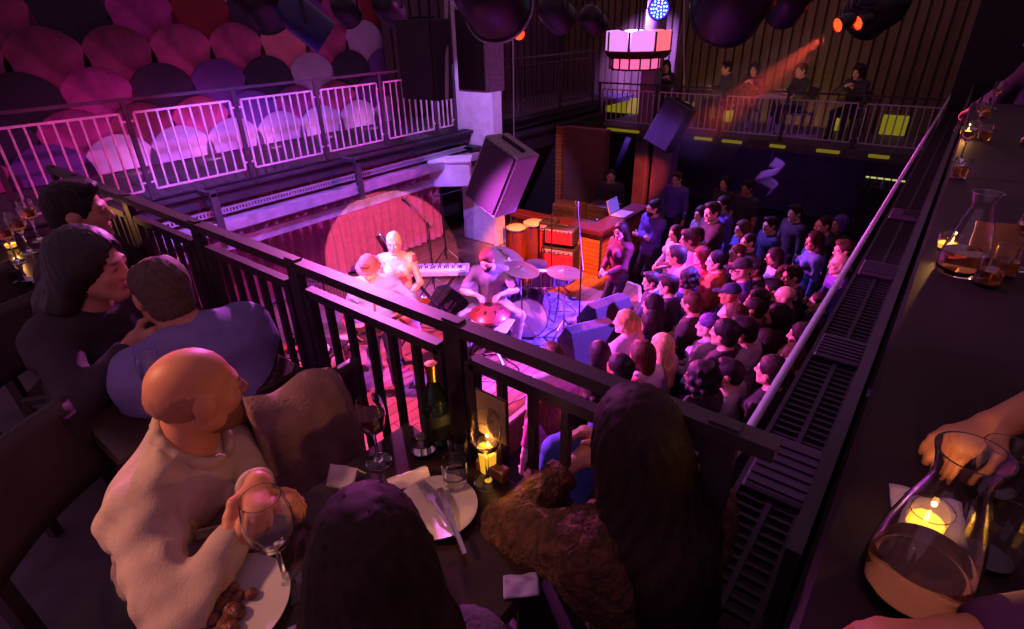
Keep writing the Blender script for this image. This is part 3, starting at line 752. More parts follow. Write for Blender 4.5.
cabinet('hanging_loudspeaker', 'tilted purple-fronted loudspeaker hung before the far balcony', frameR(V(-3.96, 9.48, CZ-1.658), RC, .5, .42, .78), .5, .42, .78, M_purpcab, M_tolex)
hang('hanging_cable', 'pale cable holding up the large tilted loudspeaker', PD(514, 138, 6.62), PD(512, -40, 6.5))
hang('hanging_cable', 'pale cable holding up the far tilted loudspeaker', PD(684, 100, 11.75), PD(684, -40, 11.5))
I3 = Matrix.Identity(3)
b_ = PD(425, 60, 6.6); cabinet('hanging_loudspeaker', 'upright black loudspeaker hung left of the pale column', frameR(b_, Matrix.Rotation(R(2), 3, 'Z'), .58, .30, .86), .58, .30, .86, M_tolex, M_tolex)
b_ = PD(480, 50, 6.7); cabinet('hanging_loudspeaker', 'upright black loudspeaker with pale side hung right in front of the column', frameR(b_, I3, .47, .34, .92), .47, .34, .92, M_tolex, M_cab)
hang('hanging_bracket', 'lilac-lit hanging bar beside the left upright loudspeaker', PD(447, 100, 6.5), PD(446, -30, 6.4), .022, 'bracket', M_cab)
# ---------------------------------------------------------------- amplifiers and hand drums
def amp(loc, rz, w, d, h, label, knobs=True):
    a = empty('guitar_amplifier', loc, rz, label, 'amplifier')
    MB().box((0, 0, h/2), (w, d, h), None, .015).build('cabinet', M_tolex, a)
    MB().box((0, -d/2-.004, h*.45), (w-.06, .012, h*.74), None, .004).build('speaker_cloth', M_redcab, a)
    p = MB().box((0, -d/2-.006, h*.9), (w-.06, .012, h*.1)); p.build('control_panel', M_cab, a)
    k = MB()
    for i in range(6): k.cyl((-w*.36+i*w*.14, -d/2-.012, h*.9), (-w*.36+i*w*.14, -d/2-.03, h*.9), .011, 10)
    k.build('knob', M_chrome, a)
    h_ = MB().tube([(-.1, 0, h), (-.09, 0, h+.03), (.09, 0, h+.03), (.1, 0, h)], .01, 6); h_.build('handle', M_black, a)
    return a
q = PZ(560, 277, Z); amp((q.x, q.y, Z), R(14), .56, .3, .55, 'red-fronted amplifier standing on the stage floor before the booth')
amp((q.x+.0, q.y+.02, Z+.595), R(14), .5, .28, .26, 'small red amplifier stacked on top of the larger red one')
q = PZ(548, 274, Z); pa = amp((q.x-.05, q.y+.1, Z), R(14), .26, .3, .9, 'tall narrow dark red amplifier left of the red stack')
def conga(loc, label, s=1, colr=None):
    a = empty('conga_drum', loc, 0, label, 'drum', 'congas by the booth')
    MB().lathe([(.115*s, .0), (.125*s, .05), (.16*s, .3), (.17*s, .45*s), (.15*s, .72*s)], 28).build('shell', colr or M_conga, a)
    MB().lathe([(.001, .735*s), (.14*s, .735*s), (.155*s, .725*s), (.155*s, .70*s)], 28).build('drum_skin', M_skin2, a)
    r = MB(); r.lathe([(.152*s, .69*s), (.163*s, .69*s), (.163*s, .715*s), (.152*s, .715*s)], 28, closed=True)
    for k in range(5):
        an = k*2*PI/5; r.cyl((.164*s*math.cos(an), .164*s*math.sin(an), .52*s), (.16*s*math.cos(an), .16*s*math.sin(an), .71*s), .007, 6)
    r.build('tuning_hardware', M_chrome, a); return a
q = PZ(517, 270, Z); conga((q.x, q.y, Z), 'wooden conga drum nearest the pale column', 1.05)
q = PZ(534, 268, Z); conga((q.x, q.y, Z), 'dark wooden conga drum between its neighbour and the amplifiers', 1.12, mat('dark conga wood', '#5a2c1c', .3, noise=.2, nscale=6))
M_cym = mat('worn cymbal bronze', '#b5a27e', .32, .9)
# ---------------------------------------------------------------- drum kit
def tripod(mb, x, y, z0, h, r=.26, rt=.011):
    for k in range(3):
        an = k*2*PI/3+.4; mb.tube([(x+r*math.cos(an), y+r*math.sin(an), z0+.012), (x+.015*math.cos(an), y+.015*math.sin(an), z0+.26)], .011, 6)
    mb.cyl((x, y, z0+.05), (x, y, z0+h), rt, 8); mb.cyl((x, y, z0+.24), (x, y, z0+.3), .02, 8)
kit0 = PZ(528, 330, Z); KX, KY = kit0.x, kit0.y
kit = empty('drum_kit', (KX, KY, Z), R(30), 'sparkly drum kit in the middle of the stage', 'drum kit')
def drum(name, c, r, h, M=None, parent=kit):
    T = Matrix.Translation(c) @ (M if M is not None else Matrix.Identity(4))
    d = MB().lathe([(r, 0), (r, h)], 32, T).build(name, M_shell, parent)
    MB().lathe([(.001, h+.006), (r*.97, h+.006), (r*.99, h)], 32, T).build('drum_skin', M_head, d)
    hp = MB()
    for z in (.0, h-.02): hp.lathe([(r+.002, z), (r+.014, z), (r+.014, z+.025), (r+.002, z+.025)], 32, T, closed=True)
    for k in range(8):
        an = k*PI/4; hp.cyl(T @ V((r+.012)*math.cos(an), (r+.012)*math.sin(an), .01), T @ V((r+.012)*math.cos(an), (r+.012)*math.sin(an), h-.01), .008, 6)
    hp.build('hoop', M_chrome, d); return d
# local frame: -Y faces the audience side, player at +Y
bd_ = drum('bass_drum', (0, .2, .29), .28, .42, Matrix.Rotation(R(90), 4, 'X'))
drum('rack_tom', (-.2, .06, .62), .15, .2, Matrix.Rotation(R(-18), 4, 'X')); drum('rack_tom', (.18, .06, .62), .165, .22, Matrix.Rotation(R(-18), 4, 'X'))
drum('floor_tom', (-.42, .72, .28), .2, .36); drum('snare_drum', (.38, .5, .52), .175, .13)
sn = MB(); tripod(sn, .38, .5, 0, .53); sn.build('snare_stand', M_chrome, kit)
fl = MB()
for k in range(3): an = k*2.09; fl.cyl((-.42+.2*math.cos(an), .72+.2*math.sin(an), 0), (-.42+.2*math.cos(an), .72+.2*math.sin(an), .45), .009, 6)
fl.build('floor_tom_leg', M_chrome, kit)
pd_ = MB().bx(-.05, .05, .28, .55, .0, .03); pd_.cyl((0, .3, .02), (0, .26, .2), .008, 6); pd_.build('bass_pedal', M_chrome, kit)
th = empty('drum_stool', (KX, KY, Z)); th.location = kit.matrix_basis @ V(0, .85, 0) if False else (KX-.55, KY+.95, Z)
tag(th, 'round black drum stool behind the drum kit', 'stool')
MB().lathe([(.001, .46), (.16, .46), (.175, .49), (.17, .53), (.001, .54)], 24).build('seat', M_black, th)
ts = MB(); tripod(ts, 0, 0, 0, .47, .22); ts.build('stand', M_stand, th)
def cymbal(px, py, z, r, tilt, label, foot=None, name='crash_cymbal'):
    c = PZ(px, py, Z+z); a = empty(name, (c.x, c.y, Z), 0, label, 'cymbal', 'cymbals around the drum kit')
    T = Matrix.Translation((0, 0, z)) @ Matrix.Rotation(tilt[0], 4, 'X') @ Matrix.Rotation(tilt[1], 4, 'Y')
    MB().lathe([(.012, .028), (.03, .026), (.05, .012), (r*.5, .006), (r, -.008), (r, -.011), (r*.5, .002), (.048, .006), (.012, .022)], 40, T, closed=True).build('cymbal_plate', M_cym, a)
    s = MB(); tripod(s, 0, 0, 0, z-.02, .25); s.cyl(T @ V(0, 0, -.02), T @ V(0, 0, .05), .008, 6); s.build('stand', M_chrome, a)
    return a
cymbal(507, 258, .98, .26, (R(-6), R(26)), 'big tilted cymbal catching blue light beside the seated drummer', name='ride_cymbal')
cymbal(521, 269, 1.0, .24, (R(-5), R(10)), 'purple-lit cymbal between the big tilted cymbal and the toms')
cymbal(565, 272, .95, .23, (R(-3), R(4)), 'flat cymbal nearest the audience side of the drum kit', name='hi_hat')
# ---------------------------------------------------------------- stands and microphones
def mic_stand(px, py, h, boom=None, label='', mic=True):
    c = PZ(px, py, Z); a = empty('microphone_stand', (c.x, c.y, Z), 0, label, 'microphone stand')
    s = MB(); tripod(s, 0, 0, 0, h, .3, .01); s.build('stand', M_stand, a)
    tip = V(0, 0, h)
    if boom is not None:
        tip = V(*boom); bk = V(0, 0, h)-(tip-V(0, 0, h))*.35
        MB().cyl(bk, tip, .008, 8).build('boom_arm', M_stand, a); dr = (tip-V(0, 0, h)).normalized()
    else: dr = V(.5, -.2, .3).normalized()
    if mic:
        m = MB().cyl(tip, tip+dr*.13, .011, 10, .017); mm = m.build('microphone', M_black, a)
        MB().sphere(tip+dr*.15, .027, 14, 10).build('microphone_head', M_chrome, mm)
    return a
mic_stand(578, 345, 1.25, (-.28, .35, 1.62), 'black boom microphone stand in front of the floor monitors')
mic_stand(551, 292, 1.25, None, 'tall pale stand rising among the drums in front of the amplifiers', False)
mic_stand(412, 352, 1.1, (-.35, .1, 1.36), 'boom microphone stand in front of the singer')
mic_stand(447, 262, 1.2, (.3, .2, 1.3), 'overhead microphone stand at the foot of the pale column')
mic_stand(435, 292, 1.15, (-.2, -.1, 1.38), 'microphone stand behind the keyboard')
# keyboard
c = PZ(432, 270, Z+.92)
kb = empty('stage_keyboard', (c.x, c.y, Z), R(38), 'silver keyboard on a crossed stand beside the singer', 'keyboard')
MB().box((0, 0, .92), (.95, .28, .07), None, .012).build('body', M_cab, kb)
ky = MB()
for i in range(36): ky.box((-.43+i*.0245, -.06, .96), (.022, .13, .014))
ky.build('key', mat('white keys', '#d9d3da', .35), kb)
k2 = MB()
for i in range(35):
    if i % 7 not in (2, 6): k2.box((-.418+i*.0245, -.03, .972), (.012, .08, .014))
k2.build('black_key', M_black, kb)
kp = MB()
for i in range(8): kp.cyl((-.4+i*.1, .09, .955), (-.4+i*.1, .09, .972), .012, 10)
kp.build('control_knob', M_black, kb)
for s_ in (-1, 1): MB().beam((s_*.35, -.15, .02), (-s_*.35, .1, .88), .03, .03).build('stand_leg', M_stand, kb)
ft = MB()
for s_ in (-1, 1): ft.beam((s_*.36, -.25, .02), (s_*.36, .2, .02), .03, .03); ft.beam((s_*.36, -.15, .88), (s_*.36, .15, .88), .03, .02)
ft.build('stand_foot', M_stand, kb)
# handpan
c = PZ(492, 310, Z+.66)
hp = empty('handpan', (c.x, c.y, Z), R(20), 'round bronze handpan on a pale stand in front of the seated drummer', 'handpan')
MB().lathe([(.001, .80), (.07, .797), (.16, .765), (.235, .69), (.25, .675), (.25, .665), (.235, .65), (.17, .575), (.08, .545), (.001, .54)], 40).build('shell', mat('copper handpan steel', '#b0564a', .32, .75, noise=.2, nscale=6), hp)
dm = MB().sphere((0, 0, .795), .05, 16, 8, None, (1, 1, .35))
for k in range(8): an = k*PI/4; dm.sphere((.155*math.cos(an), .155*math.sin(an), .762), .034, 12, 6, Matrix.Translation((.155*math.cos(an), .155*math.sin(an), .762)) @ Matrix.Rotation(an, 4, 'Z') @ Matrix.Rotation(R(28), 4, 'Y') @ Matrix.Translation((-.155*math.cos(an), -.155*math.sin(an), -.762)), (1, .6, .2))
dm.build('tone_field', mat('dark tone field', '#5e2a28', .3, .7), hp)
st_ = MB().box((0, 0, .52), (.52, .34, .03), None, .01); st_.build('padded_top', mat('pale padded cloth', '#c8c0cb', .7), hp)
for s_ in (-1, 1): MB().beam((s_*.2, -.15, .01), (-s_*.2, .15, .5), .025, .025).build('stand_leg', M_chrome, hp)
for s_ in (-1, 1): MB().beam((s_*.2, .15, .01), (-s_*.2, -.15, .5), .025, .025).build('stand_leg', M_chrome, hp)
# floor monitors (wedges)
def wedge(px, py, rz, label, w=.62, m=None):
    c = PZ(px, py, Z); a = empty('stage_monitor', (c.x, c.y, Z), rz, label, 'stage monitor', 'wedge monitors at the stage edge')
    M = Matrix(((0, 0, 1, 0), (1, 0, 0, 0), (0, 1, 0, 0), (0, 0, 0, 1)))
    MB().prism([(-.27, 0), (.25, 0), (.27, .12), (.06, .40), (-.10, .40)], -w/2, w/2, M).build('cabinet', m or M_tolex, a, bevel=.01)
    n = V(0, .28, .21).normalized(); c0 = V(0, .165, .26)
    MB().box((0, 0, 0), (w-.06, .33, .02), Matrix.Translation(c0+n*.008) @ Matrix.Rotation(math.atan2(n.y, n.z)*-1, 4, 'X'), .006).build('grille', M_purpcab, a)
    for s_ in (-1, 1): MB().tube([(s_*(w/2+.002), -.1, .2), (s_*(w/2+.02), -.06, .2), (s_*(w/2+.02), .04, .2), (s_*(w/2+.002), .08, .2)], .01, 6).build('handle', M_black, a)
    return a
wedge(606, 326, R(72), 'dark blue-lit wedge monitor at the stage edge, nearer the booth')
wedge(588, 352, R(60), 'dark blue-lit wedge monitor at the stage edge below the boom microphone')
wedge(452, 318, R(160), 'pink-lit wedge monitor on the boards between singer and drummer')
# hand percussion left of the singer
def djembe(px, py, label, s=1, m=None):
    c = PZ(px, py, Z); a = empty('djembe_drum', (c.x, c.y, Z), 0, label, 'drum')
    MB().lathe([(.13*s, 0), (.10*s, .12*s), (.085*s, .26*s), (.12*s, .4*s), (.17*s, .52*s), (.175*s, .6*s)], 28).build('shell', m or M_head, a)
    MB().lathe([(.001, .615*s), (.17*s, .615*s), (.178*s, .6*s), (.178*s, .57*s)], 28).build('drum_skin', M_skin2, a)
    rp = MB()
    for k in range(16):
        a0 = k*PI/8; rp.tube([(.18*s*math.cos(a0), .18*s*math.sin(a0), .58*s), (.165*s*math.cos(a0+.2), .165*s*math.sin(a0+.2), .48*s), (.18*s*math.cos(a0+.39), .18*s*math.sin(a0+.39), .58*s)], .006, 5)
    rp.build('rope', M_black, a); return a
djembe(352, 378, 'smaller pink goblet drum at the near left corner of the stage', .85, mat('pink drum shell', '#b8788e', .4))
c = PZ(318, 392, Z)
tb_ = empty('percussion_table', (c.x, c.y, Z), R(20), 'low trap table cluttered with small percussion at the near left of the stage', 'table')
MB().box((0, 0, .6), (.75, .5, .03), None, .008).build('table_top', M_black, tb_)
for x in (-.32, .32):
    for y in (-.2, .2): MB().cyl((x, y, 0), (x*.95, y*.95, .59), .014, 8).build('leg', M_chrome, tb_)
small = []
def on_table(name, label, cat, mb, m, x, y, z=.616):
    T = Matrix.Translation((c.x, c.y, Z)) @ Matrix.Rotation(R(20), 4, 'Z'); p = T @ V(x, y, z); return tag(mb.build(name, m, loc=p), label, cat)
on_table('cowbell', 'steel cowbell lying on the trap table', 'bell', MB().lathe([(.03, 0), (.055, .12), (.05, .12), (.026, .005)], 4, Matrix.Rotation(R(60), 4, 'Y') @ Matrix.Translation((0, 0, 0)), closed=True, smooth=False), M_chrome, -.22, .02, .66)
on_table('hand_cymbal', 'bronze hand cymbal lying on the trap table', 'cymbal', MB().lathe([(.001, .03), (.03, .028), (.1, .008), (.1, .004), (.001, .02)], 28), M_cym, .05, .1)
on_table('tambourine', 'pale tambourine lying flat on the trap table', 'tambourine', MB().lathe([(.11, 0), (.12, 0), (.12, .045), (.11, .045)], 28, closed=True), M_head, .2, -.08)
on_table('shaker', 'red egg-shaped shaker on the trap table', 'shaker', MB().sphere((0, 0, .03), .03, 14, 10, None, (1.4, 1, 1)), M_redcab, -.05, -.12)
on_table('wood_block', 'orange wood block on the trap table', 'wood block', MB().box((0, 0, .035), (.2, .07, .07), None, .01), M_conga, -.2, -.15)
ch = empty('wind_chime', (c.x-.35, c.y+.55, Z), R(30), 'rack of thin silver chimes standing behind the trap table', 'chimes')
cs = MB(); tripod(cs, 0, 0, 0, 1.1); cs.cyl((-.3, 0, 1.1), (.3, 0, 1.1), .015, 8); cs.build('stand', M_stand, ch)
for k in range(16): MB().cyl((-.28+k*.036, 0, 1.08), (-.28+k*.036, 0, .95-.018*k+.03), .006, 6).build('chime_bar', M_chrome, ch)
# pedals and cables on the boards
for i, (x, y, lab, mm) in enumerate(((402, 372, 'small red effect pedal on the pink-lit boards', M_redcab), (418, 385, 'silver effect pedal on the pink-lit boards', M_cab), (505, 355, 'black effect pedal below the handpan', M_black), (525, 352, 'pale effect pedal beside the handpan stand', M_head), (458, 348, 'black effect pedal near the wedge between the players', M_black))):
    c_ = PZ(x, y, Z); a = empty('effect_pedal', (c_.x, c_.y, Z), .5*i, lab, 'pedal'); MB().box((0, 0, .025), (.08, .13, .05), None, .008).build('case', mm, a)
    MB().cyl((0, -.03, .05), (0, -.03, .062), .014, 12).build('foot_switch', M_chrome, a); kk = MB()
    for s_ in (-1, 0, 1): kk.cyl((s_*.022, .035, .05), (s_*.022, .035, .064), .008, 8)
    kk.build('knob', M_black, a)
for i in range(9):
    a0 = PZ(rng.uniform(420, 590), rng.uniform(335, 365), Z); pts = []; an = rng.uniform(0, 6.28); p = a0.copy()
    for k in range(26):
        pts.append((p.x, p.y, Z+.008)); an += rng.normal()*.45; p = p+V(math.cos(an), math.sin(an), 0)*.075
        p.x = min(max(p.x, -6), -3.05); p.y = min(max(p.y, 3.3), 7.1)
    tag(MB().tube(pts, .007, 6).build('stage_cable', [M_black, M_stand, M_cab][i % 3]), 'loose cable curling over the boards around the drum kit', 'cable', 'cables on the stage')
rug = MB().prism([(KX+1.0*math.cos(a)*1.15, KY+.25+.95*math.sin(a)) for a in [k*PI/20 for k in range(40)]], Z+.001, Z+.006)
tag(rug.build('stage_rug', mat('patterned rug', '#3a3350', .95, col2='#6f6886', nscale=7)), 'worn patterned rug lying under the drum kit', 'rug')
# ================================================================== discs, fixtures, lantern, far-balcony furniture
M_green0 = mat('green bottle', '#2a4a2a', .15); M_amb0 = mat('amber bottle', '#7a4a18', .15); M_clear0 = mat('pale bottle', '#8a9a98', .15)
TONES = [('dark purple', '#2c1d36'), ('magenta', '#862868'), ('pale lilac', '#a288ab'), ('deep red', '#6e1820'), ('pink mottled', '#9a3868'), ('violet', '#5a2e78'), ('almost black', '#1d1622'), ('dusty rose', '#6e2848'), ('salmon pink', '#c0687c')]
def disc_mat(i):
    n, c = TONES[i]
    return mat('felt '+n, c, .85, noise=.45 if 'mottled' in n or n in ('magenta', 'dusty rose') else .12, nscale=3.0, bump=.15, bscale=90)
DR = .475
disc_me = {}
rows = [(5.23, 1), (4.76, 0), (4.29, 1), (3.82, 0), (3.35, 1), (2.88, 0), (2.52, 1)]
seq = {0: [0, 5, 1, 4, 2, 5, 3, 1, 5, 0], 1: [6, 1, 0, 5, 3, 2, 5, 6, 4, 1], 2: [6, 0, 7, 6, 1, 3, 0, 5, 1, 3], 3: [0, 7, 7, 7, 4, 4, 8, 4, 2, 3], 4: [6, 6, 6, 1, 0, 5, 0, 2, 0, 5], 5: [5, 0, 1, 7, 4, 5, 1, 4, 5, 1], 6: [5, 1, 5, 2, 2, 2, 2, 2, 2, 2]}
rname = ['topmost row', 'second row down', 'third row down', 'fourth row down', 'row just above the railing', 'row behind the railing', 'bottom row of half discs']
ordn = ['first', 'second', 'third', 'fourth', 'fifth', 'sixth', 'seventh', 'eighth', 'ninth', 'tenth', 'eleventh']
for ri, (zc, ph) in enumerate(rows):
    for k in range(10):
        y = (.37 if ph else .77)+.81*k
        if y > 7.75: continue
        ti = seq[ri][k]; half = ri == 6; key = (ti, half)
        if key not in disc_me:
            if half:
                poly = [(DR*math.cos(a), DR*math.sin(a)) for a in [PI*q_/30 for q_ in range(31)]]
                mb = MB().prism(poly, -.02, .018, Matrix(((0, 0, 1, 0), (1, 0, 0, 0), (0, 1, 0, 0), (0, 0, 0, 1))))
            else: mb = MB().lathe([(.001, .022), (DR-.03, .022), (DR-.008, .016), (DR, .0), (DR, -.02), (.001, -.02)], 48, Matrix.Rotation(R(90), 4, 'Y'))
            o = mb.build('wall_mounted_disc', disc_mat(ti)); disc_me[key] = o.data
        else:
            o = bpy.data.objects.new('wall_mounted_disc', disc_me[key]); COL.objects.link(o)
        o.rotation_euler = (0, R(4), 0); o.location = (-9.1+.014*ri, y, zc)
        tag(o, '%s round wall disc, %s from left in the %s' % (TONES[ti][0], ordn[k], rname[ri]), 'wall disc', 'overlapping round discs on the left wall')
# ---------------------------------------------------------------- stage lamps under the roof (their pipes run above the picture)
M_lampb = mat('black lamp housing', '#1a171b', .4, .3)
pipe = MB(); pipe.cyl((-8.6, 4.6, 5.05), (-.2, 4.6, 5.05), .03, 10); pipe.cyl((-8.6, 7.2, 5.05), (-.2, 7.2, 5.05), .03, 10)
pipe.cyl((-6.6, .8, 5.02), (-6.6, 9.6, 5.02), .03, 10); pipe.cyl((-4.2, .8, 5.02), (-4.2, 9.6, 5.02), .03, 10); pipe.cyl((-1.9, .8, 5.02), (-1.9, 9.6, 5.02), .03, 10)
tag(pipe.build('lighting_pipe_rail', M_lampb), 'grid of black lighting pipes under the roof', 'lighting pipe')
M_lens_r = mat('red lamp lens', '#200505', .2, emit='#ff3010', estr=5)
M_lens_off = mat('dark lamp lens', '#20202a', .08, .0, coat=1)
def par_can(c, look, r, L, label, lens=None, m=None, rim=None, name='spotlight'):
    a = empty(name, c, 0, label, 'stage lamp'); d = Vector(look)-Vector(c); q = d.to_track_quat('-Z', 'Y').to_matrix().to_4x4()
    a.rotation_euler = (0, 0, 0)
    MB().lathe([(r*.0, L*.62), (r*.45, L*.6), (r*.8, L*.45), (r, L*.2), (r, -L*.45), (r*1.04, -L*.46), (r*1.04, -L*.5), (r*.94, -L*.5), (r*.93, -L*.3), (r*.3, L*.3)], 32, q).build('housing', m or M_lampb, a)
    MB().lathe([(.001, -L*.33), (r*.9, -L*.36), (r*.93, -L*.38)], 28, q).build('lens', lens or M_lens_off, a)
    if rim: MB().lathe([(r*.92, -L*.5), (r*1.06, -L*.5), (r*1.06, -L*.44), (r*1.04, -L*.44)], 32, q, closed=True).build('rim', rim, a)
    side = (q.to_3x3() @ V(1, 0, 0)); up = V(0, 0, 1); y = MB()
    y.tube([V(0, 0, 0)+side*r*1.05, V(0, 0, 0)+side*r*1.2, side*r*1.15+up*r*1.5, -side*r*1.15+up*r*1.5, -side*r*1.2, -side*r*1.05], r*.09, 6); y.cyl(up*r*1.5, up*max(r*1.6, 5.03-c[2]), r*.1, 8); y.build('yoke', M_lampb, a)
    return a
# big round housings near the camera
p = PD(490, -8, 5.2); par_can(p, p+V(-.4, 1.0, -.55), .33, .62, 'big round black lamp housing with a lilac-lit rim above the column', rim=M_cab)
p = PD(737, -6, 5.4); par_can(p, p+V(-.6, .9, -.5), .36, .7, 'very large dark lamp housing at the top right of the hall')
p = PD(790, 2, 6.0); par_can(p, p+V(-.6, .9, -.6), .19, .4, 'dark lamp housing between the largest one and the red lamps')
p = PD(262, 2, 6.2); par_can(p, p+V(-.5, .6, -.7), .24, .45, 'dark lamp housing nearest the left wall')
p = PD(345, 10, 6.8); par_can(p, p+V(-.3, .8, -.6), .15, .3, 'small dark lamp between the blue lamp and the loudspeakers')
p = PD(388, 8, 7.0); par_can(p, p+V(-.3, .8, -.4), .17, .34, 'dark lamp just left of the hanging loudspeakers')
p = PD(555, 12, 7.2); par_can(p, p+V(.2, .8, -.6), .2, .4, 'dark lamp right of the red-glowing spot')
p = PD(592, 20, 7.6); par_can(p, p+V(.2, .8, -.6), .16, .32, 'dark lamp left of the glowing lantern')
p = PD(880, 6, 6.6); par_can(p, p+V(-.7, .7, -.5), .28, .5, 'dark bulky lamp housing beside the two red spots')
M_blue = mat('blue painted lamp', '#3b2fb0', .35, .2)  # blue light falling on the moving lamp is put into its shell colour
p = PD(306, 22, 6.0); a = par_can(p, p+V(.55, .75, -.8), .19, .5, 'blue-lit round moving lamp over the wall of discs', m=mat('blue moving lamp shell', '#100e48', .4))
rl_ = []
for i, (x, y, t, lab, tgt) in enumerate(((845, 22, 6.4, 'red glowing spot lamp throwing a beam, left one of the pair', (-9, 9, 1.2)), (865, 20, 6.45, 'red glowing spot lamp, right one of the pair', (-9, 9.5, 1.2)), (519, 34, 8.0, 'small red glowing spot lamp beyond the column', (-2, 2, 1)))):
    p = PD(x, y, t); rl_.append(p)
    to = p+(Vector((0, 0, CZ))-p).normalized()*.75+V(-.75, -.1, -.35) if i < 2 else p+(Vector((0, 0, CZ))-p)
    par_can(p, to, .082, .22, lab, lens=M_lens_r)
# LED lamp with a ring of green-white diodes
p = PD(659, 8, 7.0); a = par_can(p, Vector((0, 0, CZ-.6)), .13, .22, 'round lamp with a ring of green and white diodes glowing blue', lens=mat('violet lens', '#120a30', .2, emit='#4a28ff', estr=2.2))
q = (Vector((0, 0, CZ-.6))-p).to_track_quat('-Z', 'Y').to_matrix().to_4x4(); dd = MB()
for rr, n in ((.03, 5), (.065, 9), (.095, 13)):
    for k in range(n): dd.sphere((rr*math.cos(k*2*PI/n), rr*math.sin(k*2*PI/n), -.10), .0095, 8, 5)
for v in range(len(dd.v)): dd.v[v] = q @ dd.v[v]
dd.build('diode', mat('green white diode', '#0a1a18', .3, emit='#7dffd8', estr=7), a)
# ---------------------------------------------------------------- glowing lantern on the far side
lc = PD(638, 40, 11.2); LS = 1.0
ln = empty('hanging_lantern', lc, R(12), 'eight-sided pink and lilac glowing lantern above the far railing', 'lantern')
M_lamp1 = mat('lilac lantern glass', '#e8c8e8', .5, emit='#e08cf0', estr=1.05)
M_lamp2 = mat('rose lantern glass', '#e8c0c0', .5, emit='#ff6a78', estr=1.0)
M_lfr = mat('dark red lantern frame', '#5a1820', .5)
r0 = .66; h0 = .36
for k in range(8):
    a0, a1 = (k+.06)*PI/4, (k+.94)*PI/4; n = 9; pts = []
    for i in range(n+1):
        t = i/n; top = h0*.5*(1-.16*(abs(2*t-1)**4)); pts.append((t, top))
    vs = []; 
    for rad in (r0, r0-.02):
        for t, top in pts:
            x = math.cos(a0)*(1-t)+math.cos(a1)*t; y = math.sin(a0)*(1-t)+math.sin(a1)*t
            vs.append((x*rad, y*rad, -h0*.5)); vs.append((x*rad, y*rad, top))
    N = 2*(n+1); fs = []
    for i in range(n):
        b = 2*i; fs += [(b, b+2, b+3, b+1), (N+b, N+b+1, N+b+3, N+b+2), (b+1, b+3, N+b+3, N+b+1), (b, N+b, N+b+2, b+2)]
    fs += [(0, 1, N+1, N), (N-2, 2*N-2, 2*N-1, N-1)]
    MB()._add(vs, fs).build('glass_panel', M_lamp2 if k in (0, 7, 1) else M_lamp1, ln)
f_ = MB(); f_.lathe([(r0+.02, -h0*.5), (r0+.03, -h0*.5-.03), (r0-.06, -h0*.5-.14), (r0-.16, -h0*.5-.15), (r0-.16, -h0*.5-.02)], 8, Matrix.Rotation(PI/8*0, 4, 'Z'), closed=True, smooth=False)
for k in range(8): a0 = k*PI/4; f_.cyl((r0*math.cos(a0), r0*math.sin(a0), -h0*.5), (r0*math.cos(a0), r0*math.sin(a0), h0*.44), .022, 6)
f_.lathe([(r0-.12, -h0*.5-.36), (r0-.14, -h0*.5-.36), (r0-.14, -h0*.5-.33), (r0-.12, -h0*.5-.33)], 8, closed=True, smooth=False)
for k in range(16): a0 = k*PI/8; f_.cyl(((r0-.12)*math.cos(a0), (r0-.12)*math.sin(a0), -h0*.5-.35), ((r0-.12)*math.cos(a0), (r0-.12)*math.sin(a0), -h0*.5-.14), .018, 6)
f_.build('frame', M_lfr, ln)
MB().lathe([(r0-.18, -h0*.5-.33), (r0-.18, -h0*.5-.15)], 8, smooth=False).build('lower_light', mat('pink lantern light', '#e8a0c0', .5, emit='#ff5f9a', estr=1.3), ln)
MB().cyl((0, 0, -.2), (0, 0, 1.2), .02, 8).build('rod', M_lampb, ln)
# ---------------------------------------------------------------- far balcony: added glow panels, tables
M_yel = mat('backlit yellow panel', '#4a4a10', .4, emit='#b8a81e', estr=.36)  # glowing surfaces added in place of yellow-lit things behind the far seats
M_yel2 = mat('yellow strip light', '#4a4a10', .4, emit='#c0a828', estr=.27)
ylab = ['beside the purple column', 'behind the woman with the lit phone', 'behind the first seated pair', 'behind the man at the pink table', 'under the seated figure near the right counter', 'at the right end of the far balcony']
for i, (x0, x1, yy) in enumerate(((604, 640, 128), (664, 690, 128), (722, 735, 124), (768, 778, 124), (828, 846, 128), (880, 906, 128))):
    a = PY(x0, yy, 13.6); b = PY(x1, yy, 13.6)
    tag(MB().bx(a.x, b.x, 13.62, 13.7, 2.05, 2.42, .01).build('mounted_light_panel', M_yel), 'glowing yellow wall panel '+ylab[i], 'light panel', 'yellow panels of the far balcony')
for i, (x0, x1, yy) in enumerate(((606, 638, 141), (694, 712, 139), (722, 742, 140), (770, 786, 143), (816, 840, 151), (868, 890, 156))):
    a = PY(x0, yy, 11.86); b = PY(x1, yy, 11.86)
    o = MB().bx(a.x, b.x, 11.84, 11.9, 1.93, 1.985, .01).build('railside_light', M_yel2)
    tag(o, 'yellow strip light on the edge of the far balcony, %s from the left' % ordn[i], 'strip light', 'yellow strips under the far railing')
def cafe_table(loc, label, top_m, w=.7, h=.74, mt=None, cat='table', d=None):
    t = empty('dining_table', loc, 0, label, cat)
    MB().box((0, 0, h-.015), (w, d or w, .03), None, .008).build('table_top', top_m, t)
    MB().cyl((0, 0, .02), (0, 0, h-.03), .035, 12).build('leg', mt or M_black, t); MB().lathe([(.24, 0), (.24, .015), (.05, .035), (.001, .035)], 24).build('base', mt or M_black, t); return t
M_ttop = mat('dark polished table', '#33251f', .2, noise=.2, nscale=5, spec=.3)
M_pinkt = mat('pale table top', '#c9a0a8', .4)
